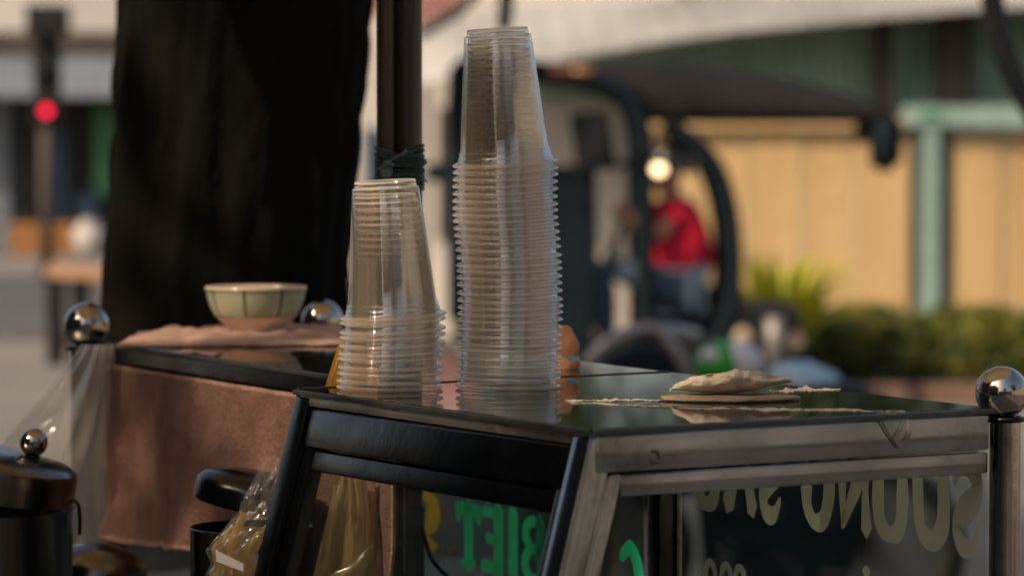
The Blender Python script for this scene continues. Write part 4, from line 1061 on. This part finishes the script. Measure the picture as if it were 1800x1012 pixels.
tag(obj('hanging_cable', bm, 'black', smooth=True), 'short dark cable end hanging above the tall cup stack', 'cable')

# ---- hedge and lime plant
q = random.Random(5); x0, x1 = at(1290, 600, 22.6).x, at(2620, 600, 22.6).x
t = thing('hedge', 'low clipped dark green hedge below the yellow fence', 'hedge', ((x0 + x1) / 2, 22.6, 0))
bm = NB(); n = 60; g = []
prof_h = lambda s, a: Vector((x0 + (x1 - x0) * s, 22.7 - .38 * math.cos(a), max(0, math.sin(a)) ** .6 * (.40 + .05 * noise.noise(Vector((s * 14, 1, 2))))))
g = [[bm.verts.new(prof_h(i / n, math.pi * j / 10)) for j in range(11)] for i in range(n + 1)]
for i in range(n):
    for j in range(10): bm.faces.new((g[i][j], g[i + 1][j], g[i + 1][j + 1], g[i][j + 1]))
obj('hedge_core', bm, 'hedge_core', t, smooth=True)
pts = []
for _ in range(13000):
    s = q.random(); a = math.pi * q.random(); p = prof_h(s, a); k = 1 + .22 * noise.noise(Vector((s * 30, a * 3, 3))) + q.uniform(-.05, .12)
    pts.append(Vector((p.x + q.gauss(0, .03), 22.7 + (p.y - 22.7) * k, max(.02, p.z * k))))
bm = NB(); leaves(bm, pts, .04, q); obj('foliage', bm, 'hedge', t, recalc=False)
pc_ = at(1370, 560, 22.0); t = thing('leafy_plant', 'yellow green arching plant at the left end of the hedge', 'plant', (pc_.x, 22.0, 0))
for k in range(90):
    a = q.uniform(0, 6.28); rr = q.uniform(.12, .48); h = q.uniform(.6, 1.2); bm = NB()
    b0 = Vector((pc_.x + .08 * math.cos(a), 22.0 + .08 * math.sin(a), 0)); d = Vector((math.cos(a), math.sin(a) * .7, 0)); sd_ = Vector((-d.y, d.x, 0)); rows = []
    for i in range(8):
        s = i / 7; p = b0 + d * rr * s ** 1.6 + UP * h * (s - .28 * s ** 3); wv = .045 * math.sin(math.pi * (.12 + .85 * s))
        rows.append((bm.verts.new(p - sd_ * wv), bm.verts.new(p + UP * .006), bm.verts.new(p + sd_ * wv)))
    for i in range(7):
        for j in range(2): bm.faces.new((rows[i][j], rows[i][j + 1], rows[i + 1][j + 1], rows[i + 1][j]))
    obj('leaf', bm, 'lime', t, smooth=True, recalc=False)

# ================================================================== CANOPIED VEHICLE WITH DRIVER
YV = 19.6
def V(x, y, dy=0.0): 
    p = at(x, y, YV); return Vector((p.x, YV + dy, p.z))
vh = thing('utility_vehicle', 'small dark open vehicle with charcoal canopy roof beyond the cart', 'vehicle', (V(1180, 500).x, YV + .6, 0))
tp_ = [(950, 124), (1000, 112), (1060, 104), (1150, 102), (1230, 106), (1320, 120), (1400, 134), (1480, 152), (1540, 172), (1578, 196)]
bt_ = [(950, 146), (1000, 150), (1060, 156), (1112, 178), (1150, 214), (1230, 216), (1320, 216), (1400, 216), (1500, 216), (1578, 218)]
bm = NB(); nd = 10; G1, G2 = [], []
for (xa, ya), (xb, yb_) in zip(tp_, bt_):
    r1_, r2_ = [], []
    for j in range(nd + 1):
        s = j / nd; arch = math.sin(math.pi * s)
        p = V(xa, ya); b = V(xb, yb_); eave = b.z + .05 + (p.z - b.z - .05) * (.35 + .65 * arch ** .6)
        r1_.append(bm.verts.new((p.x, YV + 1.35 * s, eave))); r2_.append(bm.verts.new((b.x, YV + 1.35 * s, b.z + .02 * arch)))
    G1.append(r1_); G2.append(r2_)
for i in range(len(tp_) - 1):
    for j in range(nd):
        bm.faces.new((G1[i][j], G1[i + 1][j], G1[i + 1][j + 1], G1[i][j + 1])); bm.faces.new((G2[i][j], G2[i][j + 1], G2[i + 1][j + 1], G2[i + 1][j]))
for i in range(len(tp_) - 1):
    for j in (0, nd): bm.faces.new((G1[i][j], G2[i][j], G2[i + 1][j], G1[i + 1][j]))
for i in (0, -1):
    for j in range(nd): bm.faces.new((G1[i][j], G1[i][j + 1], G2[i][j + 1], G2[i][j]))
obj('canopy', bm, 'canopy', vh, smooth=True)
for dy in (0.0, 1.3):
    bm = NB(); tube(bm, spline([V(803, 560, dy), V(802, 300, dy), V(804, 160, dy), V(812, 122, dy), V(860, 116, dy), V(960, 126, dy), V(1060, 146, dy), V(1112, 178, dy), V(1130, 240, dy), V(1132, 300, dy), V(1135, 600, dy)], 6), .055, 10); obj('frame_tube', bm, 'teal_dark', vh, smooth=True)
    bm = NB(); tube(bm, spline([V(1180, 222, dy), V(1215, 246, dy), V(1262, 300, dy), V(1288, 400, dy), V(1288, 520, dy), V(1262, 600, dy), V(1230, 640, dy)], 6), .045 if dy else .048, 10); obj('frame_tube', bm, 'teal_dark', vh, smooth=True)
    bm = NB(); tube(bm, [V(1560, 205, dy), V(1556, 300, dy)] if not dy else [V(1560, 205, dy), V(1557, 250, dy)], .05, 10); obj('frame_tube', bm, 'teal_dark', vh, smooth=True)
bm = NB(); quad_hull(bm, [V(1532, 214), V(1588, 212), V(1586, 282), V(1558, 304), V(1534, 290)], [V(1532, 214, .2), V(1588, 212, .2), V(1586, 282, .2), V(1558, 304, .2), V(1534, 290, .2)]); obj('tail_lamp_box', bm, 'teal_dark', vh, bevel=.01)
for x in (985, 1025):
    bm = NB(); sphere(bm, V(x, 126, -.05), .045, 12, (1.6, .5, .6)); obj('bracket', bm, 'brass', vh, smooth=True)
bm = NB(); quad_hull(bm, [V(1000, 200, -.1), V(1068, 192, -.1), V(1086, 296, -.1), V(1012, 304, -.1)], [V(1000, 200, -.03), V(1068, 192, -.03), V(1086, 296, -.03), V(1012, 304, -.03)]); mo = obj('mirror', bm, 'black', vh, bevel=.015)
bm = NB(); tube(bm, [V(1070, 292, -.06), V(1132, 286, 0)], .022, 8); obj('mirror_arm', bm, 'black', mo)
bl = [(786, 300), (1048, 292), (1052, 470), (1040, 640), (1010, 660), (800, 660)]
bm = NB(); quad_hull(bm, [V(x, y, .0) for x, y in bl], [V(x, y, 1.25) for x, y in bl]); obj('front_body', bm, 'teal_dark', vh, bevel=.03)
bm = NB(); quad_hull(bm, [V(745, 290, .2), V(800, 286, .2), V(800, 322, .2), V(750, 320, .2)], [V(745, 290, 1.0), V(800, 286, 1.0), V(800, 322, 1.0), V(750, 320, 1.0)]); obj('bumper', bm, 'teal_dark', vh, bevel=.01)
fl = [(1010, 615), (1300, 600), (1410, 545), (1412, 640), (1300, 668), (1010, 668)]
bm = NB(); quad_hull(bm, [V(x, y, .0) for x, y in fl], [V(x, y, 1.25) for x, y in fl]); obj('floor_deck', bm, 'black', vh, bevel=.02)
bm = NB(); quad_hull(bm, [V(x, y, .25) for x, y in ((1152, 506), (1262, 508), (1262, 600), (1150, 600))], [V(x, y, .85) for x, y in ((1152, 506), (1262, 508), (1262, 600), (1150, 600))]); obj('seat', bm, 'black', vh, bevel=.03)
bm = NB(); quad_hull(bm, [V(x, y, .12) for x, y in ((1146, 470), (1252, 476), (1250, 500), (1146, 496))], [V(x, y, .2) for x, y in ((1146, 470), (1252, 476), (1250, 500), (1146, 496))]); obj('arm_rest', bm, 'pale_wall', vh, bevel=.015)
bm = NB(); quad_hull(bm, [V(x, y, -.02) for x, y in ((1290, 534), (1408, 540), (1410, 640), (1285, 640))], [V(x, y, .9) for x, y in ((1290, 534), (1408, 540), (1410, 640), (1285, 640))]); obj('engine_cover', bm, 'black', vh, bevel=.03)
for x, y in ((1306, 592), (1394, 600)):
    bm = NB(); sphere(bm, V(x, y, -.04), .055, 14, (1, .4, 1)); obj('reflector', bm, 'shoe', vh, smooth=True)
bm = NB(); tube(bm, [V(1360, 640, -.1), V(1358, 556, -.1)], .05, 14); obj('exhaust', bm, 'grey_tube', vh, smooth=True)
lp = V(1157, 298, -.12)
bm = NB(); sphere(bm, lp, .034, 16, (1.1, .5, .9)); lo_ = obj('lamp_lens', bm, 'lamp', vh, smooth=True)
bm = NB(); tube(bm, [lp + Vector((0, .03, 0)), lp + Vector((0, .1, 0))], .062, 16); obj('lamp_housing', bm, 'black', lo_, smooth=True)
bm = NB(); tube(bm, [lp + Vector((0, .08, 0)), V(1133, 300, 0)], .02, 8); obj('lamp_bracket', bm, 'black', lo_)
bm = NB(); rr = .17; cst = V(1092, 420, .5)
tube(bm, [cst + Vector((.06 * math.cos(k * .3927) , rr * math.sin(k * .3927), rr * math.cos(k * .3927))) for k in range(17)], .014, 8, cap=False); sw = obj('steering_wheel', bm, 'black', vh, smooth=True)
bm = NB(); tube(bm, [cst, V(1040, 520, .5)], .02, 8); obj('steering_column', bm, 'black', sw)
for x in (900, 1330):
    for dy in (.12, 1.12):
        c_ = Vector((V(x, 640).x, YV + dy, .29)); bm = NB(); lathe(bm, [(.16, -.09), (.25, -.10), (.285, -.07), (.29, 0), (.285, .07), (.25, .10), (.16, .09)], 32)
        bm.transform(Matrix.Translation(c_) @ Matrix.Rotation(R_(90), 4, 'X')); wh = obj('wheel', bm, 'tyre', vh, smooth=True)
        bm = NB(); lathe(bm, [(0, -.05), (.15, -.07), (.165, -.06), (.165, .06), (.15, .07), (0, .05)], 24); bm.transform(Matrix.Translation(c_) @ Matrix.Rotation(R_(90), 4, 'X')); obj('rim', bm, 'grey_tube', wh)

# ---- driver: one continuous skinned body, clothing as children
def skin_mesh(name, verts, edges, m, parent, root=0, sub=2):
    me = bpy.data.meshes.new(name); me.from_pydata([v[0] for v in verts], edges, []); me.materials.append(M[m])
    o = bpy.data.objects.new(name, me); C.objects.link(o)
    sk = o.modifiers.new('skin', 'SKIN'); sk.use_smooth_shade = True
    if not me.skin_vertices:
        bpy.context.view_layer.objects.active = o
    for i, v in enumerate(verts):
        r = v[1]; me.skin_vertices[0].data[i].radius = (r, r) if not isinstance(r, tuple) else r
        me.skin_vertices[0].data[i].use_root = (i == root)
    ss = o.modifiers.new('sub', 'SUBSURF'); ss.levels = sub; ss.render_levels = sub
    if parent is not None:
        o.parent = parent; o.matrix_parent_inverse = Matrix.Translation(-parent.location)
    return o
ys = .30
def J(x, y, dy=0.0): return V(x - 16, y, ys + dy)
per = thing('person', 'driver in a red shirt and grey helmet seated facing left', 'person', J(1215, 508))
vt_ = [(J(1222, 500), .13), (J(1222, 455), .135), (J(1212, 400), .15), (J(1205, 362), .10), (J(1200, 345), .055), (J(1192, 322), .085), (J(1190, 298), .105), (J(1192, 276), .075),
       (J(1205, 370, -.19), .065), (J(1170, 420, -.22), .05), (J(1136, 392, -.16), .038), (J(1118, 374, -.12), .036),
       (J(1205, 370, .19), .065), (J(1170, 420, .22), .05), (J(1136, 392, .16), .038), (J(1118, 374, .12), .036),
       (J(1215, 508, -.11), .10), (J(1130, 486, -.13), .078), (J(1076, 470, -.13), .068), (J(1082, 540, -.13), .055), (J(1082, 604, -.13), .042), (J(1058, 612, -.14), .04),
       (J(1215, 508, .11), .10), (J(1130, 486, .13), .078), (J(1076, 470, .13), .068), (J(1082, 540, .13), .055), (J(1082, 604, .13), .042), (J(1058, 612, .14), .04)]
ed = [(0, 1), (1, 2), (2, 3), (3, 4), (4, 5), (5, 6), (6, 7), (2, 8), (8, 9), (9, 10), (10, 11), (2, 12), (12, 13), (13, 14), (14, 15), (0, 16), (16, 17), (17, 18), (18, 19), (19, 20), (20, 21), (0, 22), (22, 23), (23, 24), (24, 25), (25, 26), (26, 27)]
for hb, sg in ((11, -1), (15, 1)):
    b = vt_[hb][0]
    for k in range(5):
        i0 = len(vt_); d = Vector((-.05 + .008 * abs(k - 2), sg * .0, .03 - .016 * k)); 
        if k == 0: d = Vector((-.02, -sg * .02, .045))
        vt_.append((b + d * .9, .011)); vt_.append((b + d * .9 + Vector((-.022, -sg * .02, -.012)), .009)); ed += [(hb, i0), (i0, i0 + 1)]
i0 = len(vt_); vt_.append((J(1162, 306), .022)); ed.append((6, i0))     # nose
body = skin_mesh('body', vt_, ed, 'skin', per)
sv = [(J(1222, 504), .18), (J(1218, 455), .21), (J(1206, 400), .235), (J(1204, 364), .15), (J(1203, 354), .08), (J(1205, 371, -.19), .085), (J(1186, 400, -.215), .075), (J(1205, 371, .19), .085), (J(1186, 400, .215), .075)]
skin_mesh('shirt', sv, [(0, 1), (1, 2), (2, 3), (3, 4), (2, 5), (5, 6), (2, 7), (7, 8)], 'red_shirt', per)
pv = [(J(1222, 502), .15)] + [(vt_[i][0], vt_[i][1] + .016) for i in (16, 17, 18, 19, 20)] + [(vt_[i][0], vt_[i][1] + .016) for i in (22, 23, 24, 25, 26)]
skin_mesh('trousers', pv, [(0, 1), (1, 2), (2, 3), (3, 4), (4, 5), (0, 6), (6, 7), (7, 8), (8, 9), (9, 10)], 'jeans', per)
for sg in (-1, 1):
    bm = NB(); p = J(1062, 616, sg * .135); sphere(bm, p, .06, 14, (1.9, .8, .8)); obj('shoe', bm, 'shoe', per, smooth=True)
bm = NB(); hc = J(1200, 288); sphere(bm, hc, .135, 24, (1.1, .95, .92)); bmesh.ops.bisect_plane(bm, geom=bm.verts[:] + bm.edges[:] + bm.faces[:], plane_co=hc - Vector((0, 0, .035)), plane_no=Vector((-.28, 0, -1)), clear_outer=True)
obj('helmet', bm, 'helmet_grey', per, smooth=True)

# ================================================================== MOTORBIKE WITH HELMET AND BAG
YM = 10.8
def K(x, y, dy=0.0):
    p = at(x, y, YM); return Vector((p.x, YM + dy, p.z))
mb = thing('motorbike', 'parked motorbike with grey handlebar just behind the near case', 'motorbike', (K(1200, 700).x, YM, 0))
bm = NB(); tube(bm, spline([K(1030, 640, -.05), K(1062, 606, -.05), K(1105, 584, -.02), K(1150, 580, 0), K(1178, 606, 0), K(1200, 642, 0), K(1216, 690, 0)], 6), .022, 10); hb_ = obj('handlebar', bm, 'grey_tube', mb, smooth=True)
bm = NB(); tube(bm, spline([K(1150, 582, 0), K(1190, 586, .12), K(1232, 598, .3)], 6), .022, 10); obj('grip', bm, 'grey_tube', hb_, smooth=True)
bl = [(1060, 628), (1120, 604), (1170, 612), (1195, 660), (1215, 740), (1230, 860), (1130, 900), (1080, 800)]
bm = NB(); quad_hull(bm, [K(x, y, -.07) for x, y in bl], [K(x, y, .09) for x, y in bl]); obj('front_fairing', bm, 'teal_dark', mb, bevel=.02)
sl = [(1215, 705), (1290, 668), (1500, 672), (1560, 700), (1540, 760), (1300, 780)]
bm = NB(); quad_hull(bm, [K(x, y, -.1) for x, y in sl], [K(x, y, .12) for x, y in sl]); obj('seat', bm, 'black', mb, bevel=.02)
bl = [(1225, 860), (1300, 785), (1530, 765), (1550, 830), (1480, 1040), (1240, 1060)]
bm = NB(); quad_hull(bm, [K(x, y, -.08) for x, y in bl], [K(x, y, .1) for x, y in bl]); obj('side_panel', bm, 'teal_dark', mb, bevel=.02)
for x in (1060, 1540):
    c_ = Vector((K(x, 900).x, YM + .01, .28)); bm = NB(); lathe(bm, [(.22, -.035), (.26, -.04), (.28, 0), (.26, .04), (.22, .035)], 36); bm.transform(Matrix.Translation(c_) @ Matrix.Rotation(R_(90), 4, 'X')); wh = obj('wheel', bm, 'tyre', mb, smooth=True)
    bm = NB(); lathe(bm, [(.0, -.03), (.03, -.03), (.05, -.008), (.2, -.008), (.222, -.03), (.222, .03), (.2, .008), (.05, .008), (.03, .03), (0, .03)], 36); bm.transform(Matrix.Translation(c_) @ Matrix.Rotation(R_(90), 4, 'X')); obj('rim', bm, 'grey_tube', wh)
    bm = NB(); tube(bm, [c_ + Vector((0, -.06, 0)), K(1110 if x < 1200 else 1480, 700, -.06)], .02, 8); obj('fork', bm, 'grey_tube', mb, smooth=True)
hm = thing('helmet', 'glossy green and white crash helmet on the motorbike seat', 'helmet', K(1272, 690))
hc = K(1272, 645, -.02)
bm = NB(); sphere(bm, hc, .088, 32, (1.0, .95, .95)); bmesh.ops.bisect_plane(bm, geom=bm.verts[:] + bm.edges[:] + bm.faces[:], plane_co=hc - Vector((0, 0, .072)), plane_no=Vector((0, 0, -1)), clear_outer=True); obj('shell', bm, 'gloss_green', hm, smooth=True)
bm = NB(); sphere(bm, hc + Vector((.035, -.005, .008)), .083, 32, (1, .97, .92)); bmesh.ops.bisect_plane(bm, geom=bm.verts[:] + bm.edges[:] + bm.faces[:], plane_co=hc + Vector((.035, 0, 0)), plane_no=Vector((-1, 0, -.25)), clear_outer=True); obj('visor', bm, 'gloss_white', hm, smooth=True)
bm = NB(); sphere(bm, hc + Vector((-.048, -.058, .038)), .028, 16, (1, .5, 1)); obj('highlight_spot', bm, 'gloss_white', hm, smooth=True)  # pale blob paints the highlight on the shell's upper left
bb = K(1405, 680, -.02); bm = NB(); sphere(bm, bb + UP * .012, .1, 32, (1.2, .8, .62))
for v in bm.verts:
    v.co += (v.co - bb).normalized() * (.02 * noise.noise(v.co * 18) + .008 * noise.noise(v.co * 50))
o = obj('plastic_bag', bm, 'blue_bag', smooth=True); tag(o, 'crumpled light blue plastic bag on the motorbike beside the helmet', 'plastic bag')

# ================================================================== BACKGROUND LEFT: kiosk, signal, barrier
YK = 48.0
t = thing('kiosk', 'pale kiosk with dark open front and grey blue awning at far left', 'kiosk', (at(100, 0, YK).x, YK + 2, 0))
bm = NB(); px_box(bm, -260, 560, -60, 96, YK, 4); obj('upper_wall', bm, 'kiosk_wall', t)
bm = NB(); px_box(bm, -260, 560, 96, 452, YK + 1.6, 2.3); obj('interior', bm, 'kiosk_dark', t)  # solid near-black block, its colour holds the opening's inner shade
bm = NB(); px_box(bm, -30, 14, 96, 466, YK, .5); obj('pillar', bm, 'awning_blue', t)
bm = NB(); A = [at(-260, 168, YK - .9), at(400, 168, YK - .9)]; B2 = [at(-260, 96, YK), at(400, 96, YK)]
n = 40
for i in range(n):
    P = [A[0].lerp(A[1], i / n), A[0].lerp(A[1], (i + 1) / n), B2[0].lerp(B2[1], (i + 1) / n), B2[0].lerp(B2[1], i / n)]
    dz = .012 if i % 2 else 0
    quad_hull(bm, [p - UP * .03 for p in P], [p + UP * dz for p in P])
obj('awning', bm, 'awning_blue', t)
bm = NB(); px_box(bm, -260, 400, 56, 92, YK - .1, .1); obj('gutter', bm, 'brown_post', t)
bm = NB(); px_box(bm, 84, 118, 230, 400, YK + .5, .1); obj('board', bm, 'blue_board', t)
bm = NB(); px_box(bm, 165, 205, 185, 345, YK + .4, .1); obj('board', bm, 'green_board', t)
bm = NB(); px_box(bm, 135, 170, 340, 385, YK + .3, .3); obj('board', bm, 'blue_board', t)
for i, (x0, x1) in enumerate(((16, 72), (92, 136), (-60, -20))):
    a = at(x0, 452, YK - 1.2); b = at(x1, 396, YK - 1.2)
    cr = thing('crate', ['orange crate left of the signal pole before the kiosk', 'orange crate right of the signal pole before the kiosk', 'orange crate at the far left before the kiosk'][i], 'crate', ((a.x + b.x) / 2, YK - 1, 0), 'orange crates before the kiosk')
    w_ = b.x - a.x
    for k in range(4):
        bm = NB(); box(bm, ((a.x + b.x) / 2, YK - 1.0, .06 + k * .105), (w_, .35, .085)); obj('slat', bm, 'orange_crate', cr, bevel=.006)
jr = at(157, 430, YK - 1.3); bm = NB(); lathe(bm, [(0, 0), (.12, 0), (.19, .1), (.22, .22), (.2, .34), (.12, .42), (.11, .46), (.14, .48), (.13, .48), (.1, .45), (0, .44)], 28, (jr.x, jr.y, 0))
tag(obj('water_jar', bm, 'kiosk_wall', smooth=True), 'round white jar by the crates at the trunk edge', 'jar')
YS = 38.0
t = thing('traffic_light', 'dark traffic signal with glowing red lamp on a pole', 'traffic light', (at(80, 0, YS).x, YS, 0))
bm = NB(); px_box(bm, 58, 104, 40, 222, YS, .2); hd = obj('signal_head', bm, 'black', t, bevel=.02)
bm = NB(); px_box(bm, 44, 118, 8, 60, YS - .04, .3); obj('cap', bm, 'black', t, bevel=.03)
for yy, mm_ in ((80, 'kiosk_dark'), (138, 'kiosk_dark'), (195, 'red_lamp')):
    c_ = at(81, yy, YS - .02); bm = NB(); sphere(bm, c_, .055, 20, (1, .3, 1)); obj('lens', bm, mm_, hd, smooth=True)
    bm = NB(); n = 12; 
    A = [c_ + Vector((.1 * math.cos(math.pi * k / n), 0, .1 * math.sin(math.pi * k / n))) for k in range(n + 1)]
    for k in range(n):
        quad_hull(bm, [A[k], A[k + 1], A[k + 1] - Vector((0, .14, .01)), A[k] - Vector((0, .14, .01))], [p + (p - c_).normalized() * .006 for p in (A[k], A[k + 1])] + [p + Vector((0, -.14, -.004)) for p in (A[k + 1], A[k])])
    obj('visor', bm, 'black', hd)
bm = NB(); p = at(81, 222, YS + .09); tube(bm, [(p.x, p.y, 0), (p.x, p.y, p.z + .02)], .075, 14); obj('pole', bm, 'brown_post', t, smooth=True)
YR = 24.0
t = thing('barrier', 'low street barrier with wooden top rail and dark legs left of the trunk', 'barrier', (at(150, 0, YR).x, YR, 0))
a, b = at(80, 466, YR), at(330, 480, YR)
bm = NB(); quad_hull(bm, [a, b, b + Vector((0, .25, 0)), a + Vector((0, .25, 0))], [p - UP * .085 for p in (a, b, b + Vector((0, .25, 0)), a + Vector((0, .25, 0)))]); obj('top_rail', bm, 'wood_rail', t, bevel=.008)
for x in (94, 138, 250):
    p = at(x, 490, YR); bm = NB(); box(bm, (p.x, YR + .12, (a.z - .09) / 2), (.12, .1, a.z - .09)); obj('leg', bm, 'black', t, bevel=.006)
bm = NB(); px_box(bm, 80, 330, 585, 612, YR + .1, .06); obj('lower_rail', bm, 'orange_crate', t)
# trees beyond the shed: out of the frame, but the glass tops mirror them
for i, (px_, Y, lab) in enumerate(((1000, 33, 'leafy tree beyond the pale house, mirrored in the glass top'), (1420, 32, 'leafy tree beyond the green shed, mirrored near the dry leaves'), (1800, 33, 'leafy tree beyond the fence, mirrored by the right post'), (520, 34, 'leafy tree beyond the pale house, left of the pole'))):
    q = random.Random(40 + i); c_ = at(px_, 0, Y); t = thing('leafy_tree', lab, 'tree', (c_.x, Y, 0), 'trees beyond the houses')
    bm = NB(); tube(bm, [(c_.x, Y, 0), (c_.x + .1, Y, 2), (c_.x - .05, Y, 4.4)], [.2, .16, .1], 12); obj('trunk', bm, 'bark', t, smooth=True)
    pts = []
    for _ in range(34):
        cc = Vector((c_.x + q.gauss(0, .62), Y + q.gauss(0, .8), q.uniform(3.1, 6.6)))
        pts += [cc + Vector((q.gauss(0, .32), q.gauss(0, .32), q.gauss(0, .26))) for _ in range(90)]
    bm = NB(); leaves(bm, pts, .13, q); obj('crown', bm, 'leaf', t, recalc=False)
